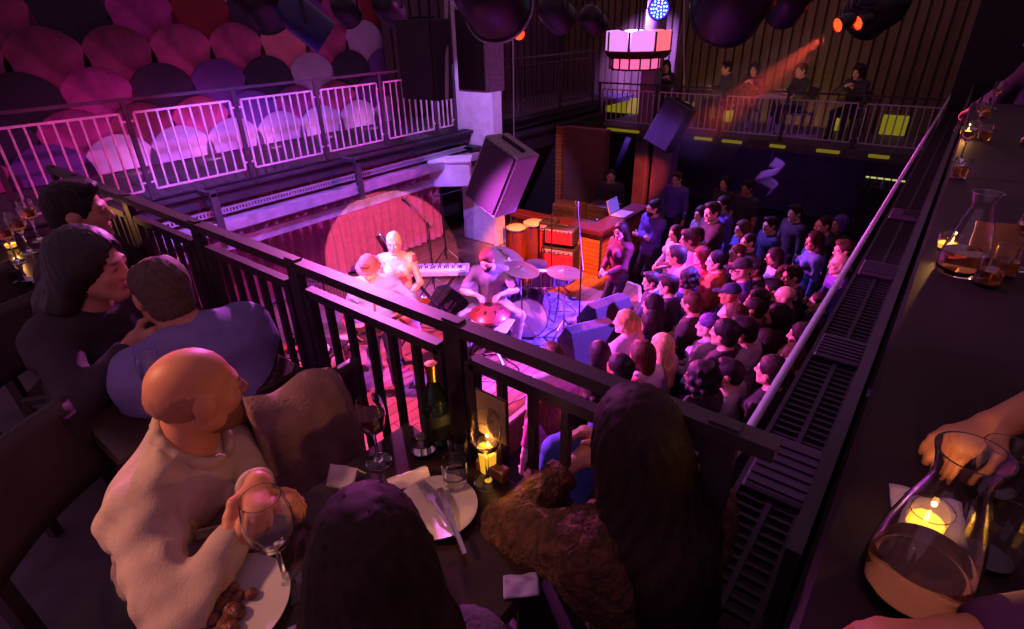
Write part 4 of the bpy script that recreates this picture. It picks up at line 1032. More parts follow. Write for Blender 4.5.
for i, x in enumerate((772, 690, 855)):
    p = PY(x, 112, 12.75); cafe_table((p.x, 12.75, 2.03), ['small pale table lit pink on the far balcony', 'small dark table by the woman with the lit phone', 'small dark table near the right end of the far balcony'][i], M_pinkt if i == 0 else M_ttop, .62)

# pale curled ornament and lit shelf below the far balcony
q = PY(768, 176, 12.6)
def ribbon(u, v): t = u*2*PI*1.4; return (.24*math.sin(t)*(1-.3*u)+(v-.5)*.1, .1*math.cos(t), .28-u*.6+(v-.5)*.2)
o = MB().grid(ribbon, 40, 4).build('hanging_ornament', mat('pale lilac ornament', '#8a7a98', .5), loc=q, solid=.012); tag(o, 'pale curled ornament hanging below the far balcony', 'ornament')
tag(MB().cyl((q.x, q.y, q.z+.3), (q.x, q.y, 1.9), .008, 6).build('hanging_wire', M_black), 'thin wire holding up the pale curled ornament', 'wire')
a = PY(862, 187, 13.4); b_ = PY(908, 192, 13.4); sf = empty('wall_shelf', ((a.x+b_.x)/2, 13.5, a.z), 0, 'lit bottle shelf at the back under the far balcony', 'shelf')
w_ = b_.x-a.x
MB().box((0, 0, 0), (w_, .3, .03)).build('board', M_black, sf); MB().box((0, .1, .17), (w_, .02, .03)).build('strip_light', mat('greenish shelf light', '#50501a', .4, emit='#c8c870', estr=.9), sf)
MB().box((0, .0, -.5), (w_, .25, .96)).build('cabinet', M_under, sf)
for k in range(6):
    o = MB().lathe([(.001, 0), (.035, 0), (.036, .13), (.013, .18), (.013, .24), (.001, .24)], 14).build('bottle', [M_green0, M_amb0, M_clear0][k % 3], loc=(a.x+w_*(k+.7)/6.4, 13.45, a.z+.016))
    tag(o, 'bottle on the lit shelf, %s from the left' % ordn[k], 'bottle', 'bottles on the lit shelf')
# ================================================================== the audience
SK = {'light': '#c99a80', 'tan': '#a87452', 'brown': '#6f4632', 'dark': '#47291d', 'fair': '#d8ae98'}
def skin(k): return skin_mat('skin '+k, SK[k])
HC = {'black': '#1f181b', 'dark': '#2a1d17', 'brown': '#4a3020', 'blond': '#b08d5c', 'fair': '#c8a878', 'grey': '#8d8a8c', 'red': '#6e3420', 'purple': '#5a3a86'}
def hairm(k): return mat('hair '+k, HC[k], .6, noise=.35, nscale=60, stretch=(1, 1, .12), spec=.25)
CL = {'black': '#332a31', 'navy': '#232a48', 'blue': '#3b4f96', 'lilac': '#a99ac0', 'white': '#d5cdd3', 'pink': '#c2587e', 'grey': '#77707a', 'palegrey': '#aaa3aa', 'red': '#9a2a34', 'purple': '#5b3f94',
      'maroon': '#5a2030', 'denim': '#4a5f8c', 'orange': '#b0603a', 'brown': '#5a4032', 'stripe': '#b7a9c6', 'charcoal': '#2f2a30'}
def clothm(k): return mat('cloth '+k, CL[k], .85, noise=.12, nscale=18, bump=.12, bscale=160)
SHOE = mat('dark shoe leather', '#1a1718', .5)
STAND = {
 'm_down': dict(yaw=.1, pitch=.1, hands=[(-.27, .06, .79), (.27, .10, .80)]),
 'm_cross': dict(yaw=-.15, pitch=.08, hands=[(.10, .20, 1.13), (-.12, .235, 1.17)], elbows=[(-.7, -.1, -.6), (.7, -.1, -.6)]),
 'm_front': dict(yaw=.25, pitch=.12, hands=[(-.05, .27, .93), (.05, .27, .95)]),
 'm_pocket': dict(yaw=-.3, pitch=.14, hands=[(-.21, .08, .90), (.21, .08, .90)], elbows=[(-.8, -.7, 0), (.8, -.7, 0)]),
 'f_down': dict(yaw=.1, pitch=.06, hands=[(-.24, .06, .79), (.24, .09, .80)], female=True),
 'f_cross': dict(yaw=-.2, pitch=.1, hands=[(.09, .22, 1.10), (-.10, .25, 1.14)], elbows=[(-.7, -.1, -.6), (.7, -.1, -.6)], female=True),
 'f_front': dict(yaw=.25, pitch=.05, hands=[(-.05, .27, 1.0), (.06, .27, 1.02)], female=True),
 'f_drink': dict(yaw=-.1, pitch=.08, hands=[(-.23, .08, .80), (.14, .30, 1.18)], female=True),
}
for k in STAND:
    d = STAND[k]; fem = d.pop('female', False); P = make_pose(sh=.158 if fem else .178, build=.86 if fem else .95, hip=.085, **d); P.fem = fem
    for i in (0, 1):
        if P.wr[i][2] > .88: P.hpalm[i] = (0, -1, 0) if 'cross' not in k else (0, -1, -.2)
    STAND[k] = P
CACHE = {}
def cached(key, fn):
    if key not in CACHE:
        me = fn(); me.materials.append(None); CACHE[key] = me
    return CACHE[key]
def inst(name, me, m, parent=None):
    o = bpy.data.objects.new(name, me); COL.objects.link(o)
    if parent is not None: o.parent = parent
    s_ = o.material_slots[0]; s_.link = 'OBJECT'; s_.material = m; return o
def top_mesh(P, kind):
    nz = sines(.0022, 55, 4)
    if kind == 'tee': b = shirt_body(P, .010, .42, female=P.fem, loose=.004)
    elif kind == 'long': b = shirt_body(P, .011, .97, female=P.fem, loose=.004)
    elif kind == 'jacket': b = shirt_body(P, .020, .96, hem=-.12, female=P.fem, loose=.008)
    elif kind == 'tank': b = shirt_body(P, .008, .06, female=P.fem)
    return body_mesh('top', b, .0125, noise=nz)
def crowd(px, py, arch, hair, hc, top, tc, sk, label, rz=None, s=1.0, legs='charcoal', beard=False, glasses=False, cap=None, face=(-4.9, 5.3), z=0, group='audience on the dance floor', loc=None):
    P = STAND[arch]; zh = P.head[2]*s+z
    at = PZ(px, py, zh) if loc is None else Vector((loc[0], loc[1], zh))
    if rz is None: rz = math.atan2(-(face[0]-at.x), face[1]-at.y)
    hd = Matrix.Rotation(rz, 3, 'Z') @ Vector(P.head*s)
    me = cached(('body', arch), lambda: (lambda m_: (mark_face(m_, P), m_)[1])(body_mesh('person', body_prims(P, P.fem), .0125, fine=[(P.head, .125)], hf=.0062)))
    o = inst('person', me, skin(sk)); o.location = (at.x-hd.x, at.y-hd.y, z); o.rotation_euler = (0, 0, rz); o.scale = (s, s, s)
    tag(o, label, 'person', group)
    inst('jacket' if top == 'jacket' else 'shirt', cached(('top', arch, top), lambda: top_mesh(P, top)), clothm(tc) if isinstance(tc, str) else tc, o)
    inst('trousers', cached(('leg', arch), lambda: body_mesh('trousers', trousers_body(P), .014)), clothm(legs), o)
    for i in (0, 1): inst('shoe', cached(('shoe', arch, i), lambda: body_mesh('shoe', shoe_body(P, i), .012)), SHOE, o)
    if hair:
        inst('hair' if hair not in ('cap', 'beanie') else 'hat', cached(('hair', arch, hair), lambda: body_mesh('hair', hair_body(P, hair), .0095, noise=strands(.0022, P))), hairm(hc) if hc in HC else clothm(hc), o)
    if beard: inst('beard', cached(('beard', arch), lambda: body_mesh('beard', beard_body(P), .007)), hairm(hc if hc in HC else 'dark'), o)
    if glasses:
        def gm():
            H = lambda *v: Vector(P.head+P.RH@A(*v)); g = MB()
            for s_ in (-1, 1):
                g.tube([H(s_*.031+.023*math.cos(a), .106, .003+.018*math.sin(a)) for a in [k*PI/7 for k in range(15)]], .0032, 5)
                g.tube([H(s_*.054, .104, .006), H(s_*.076, .05, .008), H(s_*.079, .0, .004)], .0028, 5)
            g.tube([H(-.009, .108, .006), H(.009, .108, .006)], .003, 5)
            mm = bpy.data.meshes.new('glasses'); mm.from_pydata([tuple(v) for v in g.v], [], g.f); return mm
        inst('glasses', cached(('gl', arch), gm), M_black, o)
    return o
CR = [
 # px, py, arch, hair, hair colour, top, colour, skin, label, options
 (653, 208, 'm_cross', 'bun', 'black', 'jacket', 'purple', 'light', 'bearded person in a bright violet jacket with arms folded behind the stage', dict(beard=True)),
 (621, 231, 'f_front', 'long', 'dark', 'jacket', 'maroon', 'light', 'long-haired person with glasses in a maroon jacket at the stage corner by the booth', dict(glasses=True, face=(-4.4, 4.5))),
 (611, 176, 'm_down', 'crop', 'dark', 'jacket', 'black', 'light', 'person in a dark suit and pale shirt standing behind the booth', dict(face=(-3, 2))),
 (677, 179, 'm_down', 'short', 'brown', 'long', 'purple', 'light', 'person in a violet shirt standing by the lilac pillar', dict()),
 (725, 183, 'f_down', 'long', 'black', 'jacket', 'black', 'light', 'dim long-haired person against the purple rear wall', dict()),
 (712, 212, 'm_front', 'short', 'dark', 'jacket', 'charcoal', 'fair', 'person in a dark leather jacket over a pale shirt, cheek to cheek with a friend', dict()),
 (701, 214, 'f_down', 'bob', 'dark', 'long', 'grey', 'fair', 'person with short bobbed hair pressed beside the leather jacket', dict()),
 (722, 204, 'f_down', 'up', 'dark', 'long', 'purple', 'light', 'person with pinned up hair behind the leather jacket', dict()),
 (747, 188, 'm_down', 'short', 'black', 'tee', 'black', 'tan', 'person in a black shirt with a round white print at the rear', dict(s=1.04)),
 (742, 229, 'f_down', 'long', 'brown', 'long', 'blue', 'fair', 'person in a blue top with long brown hair in the mid crowd', dict()),
 (748, 242, 'm_down', 'crop', 'dark', 'long', 'black', 'light', 'person with cropped dark hair in black just behind the blue top', dict()),
 (675, 233, 'f_front', 'long', 'dark', 'long', 'palegrey', 'fair', 'person in a pale grey top beside the violet jacket', dict()),
 (689, 239, 'f_drink', 'fringe', 'brown', 'tank', 'lilac', 'fair', 'person with a fringe holding a hand up beside the pale grey top', dict()),
 (677, 256, 'm_pocket', 'short', 'black', 'tee', 'pink', 'tan', 'person with short black hair in a hot pink tee shirt', dict(s=1.02)),
 (651, 281, 'm_front', 'short', 'dark', 'jacket', 'navy', 'light', 'person with swept-back hair in a navy jacket leaning a hand on the stage', dict(face=(-5.2, 4.6))),
 (652, 305, 'f_down', 'long', 'black', 'long', 'black', 'light', 'person with long black hair close to the stage edge, behind the blond ponytail', dict(face=(-5, 5))),
 (650, 322, 'f_down', 'bob', 'black', 'long', 'charcoal', 'tan', 'person with a black bob between the blond ponytail and the pale long hair', dict(s=.97)),
 (625, 322, 'f_front', 'pony', 'blond', 'long', 'lilac', 'fair', 'blond person with a ponytail and a patterned lilac top at the stage monitors', dict(face=(-5.2, 4.8))),
 (691, 303, 'm_cross', 'short', 'brown', 'tee', 'black', 'light', 'person with beard in a black tee and folded arms in the middle of the crowd', dict(beard=True, s=1.05, face=(-5.5, 5.2))),
 (687, 279, 'f_down', 'curly', 'black', 'jacket', 'blue', 'brown', 'person with curly black hair in a bright blue jacket', dict()),
 (701, 256, 'f_down', 'verylong', 'red', 'long', 'pink', 'fair', 'person with very long reddish hair and a rose top behind the hot pink tee', dict()),
 (716, 261, 'f_front', 'up', 'black', 'jacket', 'orange', 'fair', 'person in a rust-coloured scarf and jacket with hair pinned up', dict()),
 (737, 253, 'm_down', 'crop', 'brown', 'long', 'maroon', 'light', 'person with cropped brown hair in a maroon top', dict()),
 (741, 269, 'm_front', 'cap', 'charcoal', 'long', 'purple', 'light', 'person in a dark peaked cap and violet top', dict(glasses=True)),
 (730, 294, 'm_down', 'cap', 'navy', 'long', 'stripe', 'tan', 'person in a navy peaked cap and striped pale top', dict()),
 (774, 257, 'f_down', 'long', 'dark', 'long', 'stripe', 'light', 'person in a pale striped top turned sideways at the right of the crowd', dict()),
 (783, 274, 'f_down', 'up', 'brown', 'tee', 'pink', 'light', 'person in a rose tee shirt just in front of the pale striped top', dict()),
 (792, 276, 'm_front', 'short', 'dark', 'jacket', 'charcoal', 'light', 'person with glasses and a dark jacket right of the rose tee', dict(glasses=True)),
 (773, 289, 'm_down', 'short', 'black', 'long', 'black', 'tan', 'person with short black hair in front of the shaven head', dict()),
 (784, 297, 'm_down', None, None, 'jacket', 'charcoal', 'light', 'shaven-headed person in a dark jacket at the right of the crowd', dict(s=1.04)),
 (661, 346, 'f_front', 'verylong', 'fair', 'long', 'lilac', 'fair', 'person with very long pale hair and a pale violet top in the front rows', dict(face=(-5.2, 5))),
 (641, 354, 'f_down', 'bob', 'brown', 'long', 'white', 'light', 'person with a brown bob and a white top left of the very long pale hair', dict(face=(-5, 5.2))),
 (619, 368, 'f_down', 'up', 'black', 'tank', 'pink', 'tan', 'bare-shouldered person with pinned up black hair near the dark railing', dict(face=(-5, 4.6))),
 (599, 353, 'f_cross', 'long', 'black', 'tee', 'white', 'light', 'person with long black hair in a white printed tee at the stage front', dict(face=(-5.5, 4.6))),
 (553, 357, 'm_down', 'short', 'brown', 'tee', 'lilac', 'fair', 'brown-haired person in a pale lilac tee seen past the dark handrail', dict(face=(-5, 5))),
 (546, 398, 'f_down', 'verylong', 'red', 'tee', 'pink', 'fair', 'person with very long auburn hair seen between the railing bars', dict(face=(-5, 4.6))),
 (574, 412, 'm_down', 'crop', 'black', 'long', 'blue', 'tan', 'blue-lit person with cropped hair seen between the railing bars', dict(face=(-5, 4.6))),
 (596, 395, 'f_front', 'curly', 'dark', 'long', 'white', 'light', 'curly-haired person in a white top just under the dark handrail', dict(face=(-5, 4.6))),
 (743, 331, 'm_front', 'short', 'black', 'long', 'palegrey', 'light', 'person with glasses in a pale grey shirt in the front right of the crowd', dict(glasses=True, s=1.03)),
 (729, 373, 'm_down', 'short', 'black', 'tee', 'palegrey', 'light', 'person with thick black hair in a pale grey tee nearest the dark railing', dict(s=1.02, face=(-6, 4.2))),
 (700, 378, 'f_down', 'curly', 'black', 'long', 'black', 'brown', 'person with big black hair in black left of the pale grey tee', dict(face=(-5, 4.6))),
 (764, 341, 'f_down', 'long', 'dark', 'long', 'maroon', 'light', 'person with long dark hair in maroon behind the pale grey shirt', dict()),
 (724, 333, 'f_down', 'up', 'black', 'long', 'black', 'light', 'person with pinned up black hair between the folded arms and the pale grey shirt', dict()),
 (708, 326, 'f_front', 'beanie', 'purple', 'jacket', 'lilac', 'fair', 'person in a violet knitted hat and pale jacket', dict()),
 (734, 316, 'f_front', 'long', 'brown', 'long', 'red', 'light', 'person with long brown hair in a red top holding hands up', dict()),
 (752, 309, 'm_down', 'crop', 'dark', 'tee', 'maroon', 'tan', 'person in a dark maroon tee right of the red top', dict()),
 (795, 213, 'm_down', 'short', 'dark', 'long', 'black', 'light', 'dim person in black alone in the rear right of the floor', dict()),
 (823, 225, 'm_down', 'crop', 'dark', 'long', 'charcoal', 'light', 'dim person left of the violet bob at the rear right', dict()),
 (839, 224, 'f_down', 'bob', 'purple', 'long', 'charcoal', 'light', 'person with a violet bob at the rear right', dict()),
 (814, 241, 'f_down', 'long', 'dark', 'long', 'denim', 'light', 'person in a denim blue shirt at the right of the floor', dict()),
 (843, 250, 'm_down', 'short', 'brown', 'long', 'charcoal', 'light', 'dim person behind the bald one in violet', dict()),
 (839, 264, 'm_down', None, None, 'long', 'purple', 'light', 'bald person in a violet shirt close under the right balcony', dict(s=1.02)),
 (818, 302, 'm_front', 'crop', 'dark', 'long', 'black', 'light', 'person in black below the bald one in violet, near the pale tube', dict()),
 (800, 335, 'f_front', 'long', 'dark', 'long', 'maroon', 'light', 'person in dark maroon looking up near the pale tube', dict()),
 (790, 357, 'm_down', 'crop', 'brown', 'tee', 'black', 'light', 'person with cropped brown hair beneath the right balcony edge', dict()),
 (771, 371, 'f_down', 'pony', 'dark', 'tee', 'charcoal', 'light', 'person with a dark ponytail beneath the pale tube nearest the railing', dict()),
 (757, 299, 'f_down', 'long', 'black', 'long', 'black', 'light', 'person with long black hair just left of a shaven head', dict()),
 (756, 268, 'm_down', 'short', 'black', 'long', 'black', 'brown', 'person in black behind the dark peaked cap', dict()),
 (668, 285, 'm_down', 'short', 'dark', 'long', 'charcoal', 'light', 'person in charcoal between the navy jacket and the bright blue one', dict()),
 (696, 236, 'm_down', 'short', 'dark', 'long', 'black', 'tan', 'person in black at the left of the rust-coloured scarf', dict()),
 (770, 225, 'm_down', 'short', 'black', 'long', 'navy', 'light', 'dim person in navy in the rear middle of the floor', dict()),
 (777, 315, 'f_down', 'bob', 'black', 'long', 'charcoal', 'light', 'person with a black bob in front of the shaven head', dict()),
]
people = []
cand = np.linspace(.89, 1.10, 15); sel = []
def foot(px, py, P, sc, face):
    at = PZ(px, py, P.head[2]*sc); rz = math.atan2(-(face[0]-at.x), face[1]-at.y); hd = Matrix.Rotation(rz, 3, 'Z') @ Vector(P.head*sc)
    return np.array((at.x-hd.x, at.y-hd.y))
tab = [[foot(c[0], c[1], STAND[c[2]], sc, c[9].get('face', (-4.9, 5.3))) for sc in cand] for c in CR]
pick = [7]*len(CR)
for sweep in range(40):
    for i in range(len(CR)):
        best = None
        for k in range(len(cand)):
            e = 6*abs(cand[k]-1)**2
            if tab[i][k][0] > -.36: e += 5*(tab[i][k][0]+.36)
            if tab[i][k][0] < -2.7 and tab[i][k][1] < 6.7: e += 5*(-2.7-tab[i][k][0])
            for j in range(len(CR)):
                if j != i:
                    d = np.linalg.norm(tab[i][k]-tab[j][pick[j]])
                    if d < .5: e += (.5-d)**2*8+(.5-d)*.3
            if best is None or e < best[0]: best = (e, k)
        pick[i] = best[1]
for (px, py, ar, hr, hc, tp, tc, sk, lab, op), k in zip(CR, pick):
    op.pop('s', None); people.append(crowd(px, py, ar, hr, hc, tp, tc, sk, lab, s=float(cand[k]), **op))
# people seated along the far balcony, behind its railing
SEAT = make_pose(pelvis=(0, 0, .55), lean=.12, yaw=.2, pitch=.1, sh=.165, build=.9, hip=.085, hands=[(-.12, .36, .80), (.13, .36, .80)], feet=[(-.12, .40, .07), (.12, .42, .07)], knees=[(0, .4, 1), (0, .4, 1)]); SEAT.fem = False
SEATF = make_pose(pelvis=(0, 0, .55), lean=.05, yaw=-.15, pitch=.25, sh=.155, build=.85, hip=.085, hands=[(-.05, .30, .95), (.06, .30, .97)], feet=[(-.12, .40, .07), (.12, .42, .07)], knees=[(0, .4, 1), (0, .4, 1)]); SEATF.fem = True
STAND['m_seat'] = SEAT; STAND['f_seat'] = SEATF
M_chairw = mat('dark chair wood', '#382a2a', .5, noise=.2, nscale=8)
chair0 = None
def chair(loc, rz, label, group=None, h=.41):
    global chair0
    if chair0 is None:
        c = empty('dining_chair', loc, rz, label, 'chair', group)
        MB().box((0, 0, h-.02), (.42, .42, .04), None, .012).build('seat', M_chairw, c)
        def back(u, v): return ((u-.5)*.42, -.2-.03*math.sin(PI*u)-.06*v, h+.22+.24*v)
        MB().grid(back, 12, 6).build('backrest', M_chairw, c, solid=.025)
        for x in (-.18, .18):
            MB().beam((x, .18, 0), (x, .18, h-.03), .035, .035).build('leg', M_chairw, c); MB().beam((x, -.19, 0), (x, -.24, h+.42), .035, .035).build('leg', M_chairw, c)
        chair0 = c; return c
    c = copy_tree(chair0); c.location = loc; c.rotation_euler = (0, 0, rz)
    c['label'] = label
    if group: c['group'] = group
    elif 'group' in c: del c['group']
    return c
for (px, py, ar, hr, hc, tp, tc, lab, rz) in (
    (664, 88, 'f_seat', 'verylong', 'black', 'long', 'black', 'person with long black hair lit by a phone on the far balcony', R(-150)),
    (724, 86, 'm_seat', 'short', 'black', 'jacket', 'charcoal', 'person seated on the far balcony left of the pink table, turned sideways', R(115)),
    (751, 91, 'f_seat', 'bob', 'dark', 'long', 'maroon', 'person seated on the far balcony facing the floor beside the pink table', R(180)),
    (797, 91, 'm_seat', 'short', 'dark', 'long', 'charcoal', 'person seated on the far balcony at the right of the pink table', R(130)),
    (852, 97, 'f_seat', 'curly', 'black', 'jacket', 'black', 'dark curly-haired figure seated on the far balcony near the right counter', R(165))):
    q = PY(px, py, 13.0); fl = 2.03
    sc = 1.0; P = STAND[ar]; zoff = q.z-P.head[2]
    o = crowd(px, py, ar, hr, hc, tp, tc, 'light', lab, rz=rz, s=1.0, z=2.03, loc=(q.x, 13.0), group='people seated on the far balcony')
    fw = Matrix.Rotation(rz, 3, 'Z') @ Vector((0, -.02, 0))
    chair((o.location.x+fw.x, o.location.y+fw.y, 2.03), rz, 'dark chair under the '+lab.split(' on the')[0].replace('person', 'guest').replace('seated', '').strip()+' of the far balcony' if False else ['dark wooden chair of the guest with the phone', 'dark wooden chair of the guest turned sideways', 'dark wooden chair of the guest facing the floor', 'dark wooden chair of the guest right of the pink table', 'dark wooden chair of the curly-haired guest'][[664, 724, 751, 797, 852].index(px)], 'chairs of the far balcony')
# ================================================================== dining tables and what stands on them
M_glass = mat('clear glass', '#ffffff', .02, trans=1, ior=1.45)
M_green = mat('dark bottle glass', '#274a2a', .04, trans=.9, ior=1.5)
M_wine = mat('red wine', '#4a0a18', .05, trans=.6, ior=1.34)
M_candle_tint = mat('amber drink', '#e0a860', .03, trans=.95, ior=1.34)  # amber candle glow in carafes and glasses, put into the liquid's colour
M_water = mat('water', '#f4efe6', .0, trans=1, ior=1.33)
M_plate = mat('white glazed plate', '#a39a94', .25, coat=.2)
M_cutlery = mat('steel cutlery', '#c8c2c4', .2, 1)
M_napkin = mat('folded paper napkin', '#c3b4b4', .8, noise=.05)
M_food = mat('braised food', '#5a2c1c', .5, noise=.5, nscale=40, bump=.6, bscale=60)
M_wax = mat('candle wax', '#e8c870', .5, emit='#ffb428', estr=.9)
M_flame = mat('candle flame', '#ffd070', .5, emit='#ffb040', estr=12)
TZ = 3.25
CANDLES = []
def table_at(x0, x1, y0, y1, label, z=TZ):
    t = empty('dining_table', ((x0+x1)/2, (y0+y1)/2, FZ), 0, label, 'table', 'dining tables by the dark railing'); h = z-FZ
    MB().box((0, 0, h-.018), (x1-x0, y1-y0, .036), None, .008).build('table_top', M_ttop, t)
    MB().cyl((0, 0, .02), (0, 0, h-.03), .04, 14).build('leg', M_black, t); MB().lathe([(.22, 0), (.22, .015), (.05, .04), (.001, .04)], 28).build('base', M_black, t); return t
table_at(-1.02, -.43, .10, .79, 'dark polished dining table with plates and glasses in the middle foreground')
table_at(-1.92, -1.50, .22, .78, 'dark dining table between the violet-shirted guest and the dark-clad one')
table_at(-3.85, -2.75, .22, .76, 'dark dining table at the far left of the railing')
def at(px, py, z=TZ): p = PZ(px, py, z); return (p.x, p.y, z)
def wineglass(loc, label, s=1.0, drink=None, level=.5, group='stemmed glasses on the tables'):
    g = empty('wine_glass', loc, 0, label, 'wine glass', group)
    pr = [(.001, .004), (.030, .003), (.033, .0), (.034, .003), (.012, .009), (.0045, .02), (.004, .085), (.010, .098), (.028, .112), (.036, .135), (.036, .16), (.029, .2), (.0278, .2), (.0345, .16), (.0345, .136), (.027, .114), (.008, .101), (.001, .1)]
    MB().lathe([(a*s, b*s) for a, b in pr], 36).build('glass', M_glass, g)
    if drink:
        zl = .10+.075*level; r1 = .0335 if level > .4 else .028
        MB().lathe([(.001, .1025*s), (.008*s, .1028*s), (.0262*s, .1155*s), (r1*s, zl*s), (.001, zl*s)], 32).build('drink', drink, g)
    return g
def tumbler(loc, label, r=.035, h=.09, drink=None):
    g = empty('tumbler', loc, 0, label, 'glass', 'tumblers on the tables')
    MB().lathe([(.001, 0), (r*.86, 0), (r*.9, .004), (r, h), (r-.002, h), (r*.86, .012), (.001, .012)], 32).build('glass', M_glass, g)
    if drink: MB().lathe([(.001, .0135), (r*.84, .0135), (r*.92, h*.55), (.001, h*.55)], 28).build('drink', drink, g)
    return g
def candle(loc, label, r=.03, h=.055, power=6, dz=.0):
    wl = h*.45 if h < .08 else h*.72
    g = empty('tea_light', loc, 0, label, 'candle', 'candles')
    MB().lathe([(.001, 0), (r*.8, 0), (r, h), (r-.002, h), (r*.78, .006), (.001, .006)], 28).build('glass_holder', M_glass, g)
    MB().lathe([(.001, .007), (r*.74, .007), (r*.84, wl), (.001, wl)], 24).build('wax', M_wax, g)
    MB().lathe([(.001, wl), (.0035, wl+.004), (.0045, wl+.009), (.0025, wl+.017), (.0005, wl+.024)], 12).build('flame', M_flame, g)
    l = light('POINT', 'candle_glow', (loc[0], loc[1], loc[2]+max(h*1.2, wl+.035)), (1, .42, .11), power, size=.004); return g
def plate(loc, label, r=.11, food=False):
    g = empty('dinner_plate', loc, 0, label, 'plate', 'plates')
    MB().lathe([(.001, 0), (r*.55, 0), (r*.62, .004), (r, .018), (r, .021), (r*.62, .009), (r*.55, .006), (.001, .006)], 44).build('dish', M_plate, g)
    if food:
        b = MB(); rr = np.random.RandomState(5)
        for k in range(26):
            an = rr.uniform(0, 6.28); d = r*.55*math.sqrt(rr.rand()); b.sphere((d*math.cos(an), d*math.sin(an)-.015, .014), .011+.008*rr.rand(), 10, 6, None, (1, 1, .7))
        tag(b.build('leftover_food', M_food, g), kind='stuff')
    return g
def fork(loc, rz, label, knife=False):
    g = MB()
    if knife: g.box((0, .05, .003), (.016, .10, .003), None, .001); g.box((0, -.05, .004), (.012, .1, .006), None, .002)
    else:
        g.box((0, -.04, .004), (.009, .12, .004), None, .001); g.box((0, .035, .004), (.02, .03, .003), None, .001)
        for k in range(4): g.box((-.0085+k*.0057, .07, .005), (.003, .045, .002))
    return tag(g.build('knife' if knife else 'fork', M_cutlery, loc=loc, rot=(0, 0, rz)), label, 'cutlery')
def napkin(loc, rz, label, w=.11, d=.07, tent=.0, m=None):
    def f(u, v):
        x = (u-.5)*w; y = (v-.5)*d; return (x, y, .004+.004*math.sin(u*9)*math.sin(v*7)+(tent*(1-abs(2*v-1)) if tent else 0)+.006*u)
    return tag(MB().grid(f, 14, 12).build('napkin', m or M_napkin, loc=loc, rot=(0, 0, rz), solid=.003), label, 'napkin')
# bottle
l = at(439, 441); bt = empty('wine_bottle', l, 0, 'dark green bottle standing by the railing post', 'bottle')
MB().lathe([(.001, 0), (.034, 0), (.036, .006), (.036, .125), (.033, .15), (.020, .178), (.0135, .195), (.0130, .235), (.0155, .237), (.0155, .247), (.013, .248), (.0115, .247), (.0115, .2), (.001, .2)], 36).build('glass', M_green, bt)
MB().lathe([(.0365, .03), (.0365, .105)], 36).build('label', mat('dull bottle label', '#1f241c', .6), bt)
MB().lathe([(.0139, .2), (.0140, .236), (.0162, .238), (.0162, .249), (.001, .25)], 24).build('foil', mat('gold bottle foil', '#8a6a20', .3, .9), bt)
wineglass(at(379, 462), 'glass of red wine left of the dark bottle', 1.0, M_wine, .75)
wineglass(at(488, 482), 'empty stemmed glass in front of the bright candle', 1.02)
candle(at(489, 471), 'bright tall tea light glass by the cream menu card', .028, .095, 2.0)
tumbler(at(456, 487), 'small tumbler of water right of the bottle, nearer the plate', .032, .085, M_water)
tumbler(at(461, 462), 'tumbler standing behind the small one, next to the bottle', .03, .085)
tumbler(at(424, 452), 'rounded low glass left of the bottle foot', .036, .07, M_water)
wineglass(at(289, 588), 'large stemmed glass beside the shirt sleeve of the bald diner', 1.25)
plate(at(437, 512), 'white plate with knife and fork left on it', .095)
fork((at(437, 512)[0], at(437, 512)[1], TZ+.014), R(70), 'fork lying across the white plate'); fork((at(452, 525)[0], at(452, 525)[1], TZ+.016), R(60), 'knife lying across the white plate', True)
plate(at(228, 612), 'large plate of leftovers at the bottom of the picture', .118, True)
napkin(at(409, 482), R(60), 'crumpled pale napkin between the wine and the white plate', .10, .05, .02)
napkin(at(347, 482), R(20), 'folded pale napkin standing behind the dark-haired diner', .075, .06, .045)
napkin(at(521, 588), R(40), 'lilac napkin at the dark end of the table', .07, .05, .01, mat('lilac napkin', '#9a86c0', .8))
# menu card
cq = PY(497, 413, .80); mc = empty('menu_card', (cq.x, .775, TZ), 0, 'cream menu card on a small wooden block by the candle, against the railing', 'menu')
MB().box((0, 0, .018), (.09, .03, .036), None, .004).build('block', mat('warm wood', '#7a4a2a', .5, noise=.2), mc)
MB().box((0, .004, cq.z-TZ), (.088, .003, .125), None, .001).build('card_face', mat('cream card', '#8f7850', .7, noise=.06), mc)
MB().box((0, .007, cq.z-TZ), (.096, .003, .133), None, .001).build('dark_backing', mat('dark card back', '#3a2a22', .6), mc)
MB().box((0, .006, (cq.z-TZ)*.5), (.05, .002, cq.z-TZ)).build('stem', mat('dark card back', '#3a2a22', .6), mc)
ln_ = MB()
# slotted wooden bill tray
l = at(541, 482); tr = empty('bill_tray', l, R(20), 'small slotted wooden tray at the right end of the table', 'tray')
MB().box((0, 0, .006), (.085, .055, .012), None, .003).build('tray', mat('warm wood', '#7a4a2a', .5, noise=.2), tr)
for k in range(4): MB().box((-.027+k*.018, 0, .013), (.006, .04, .002)).build('slat', M_black, tr)
# second and third tables
wineglass((-1.62, .40, TZ), 'stemmed glass before the dark-clad guest with the paper'); tumbler((-1.72, .62, TZ), 'tumbler on the table beside the violet-shirted guest')
for i, (px, py) in enumerate(((30, 252), (18, 262), (40, 240))):
    wineglass(at(px, py, TZ), ['stemmed glass of amber drink, middle of the far-left three', 'stemmed glass of amber drink, nearest the left edge', 'stemmed glass of amber drink, right of the far-left three'][i], 1.1, M_candle_tint, .7)
candle(at(12, 248, TZ), 'tea light among the far-left glasses', power=1.6)
napkin(at(8, 285, TZ), R(10), 'large lilac napkin at the far left', .22, .16, .03, mat('lilac cloth', '#b8a4d0', .8))
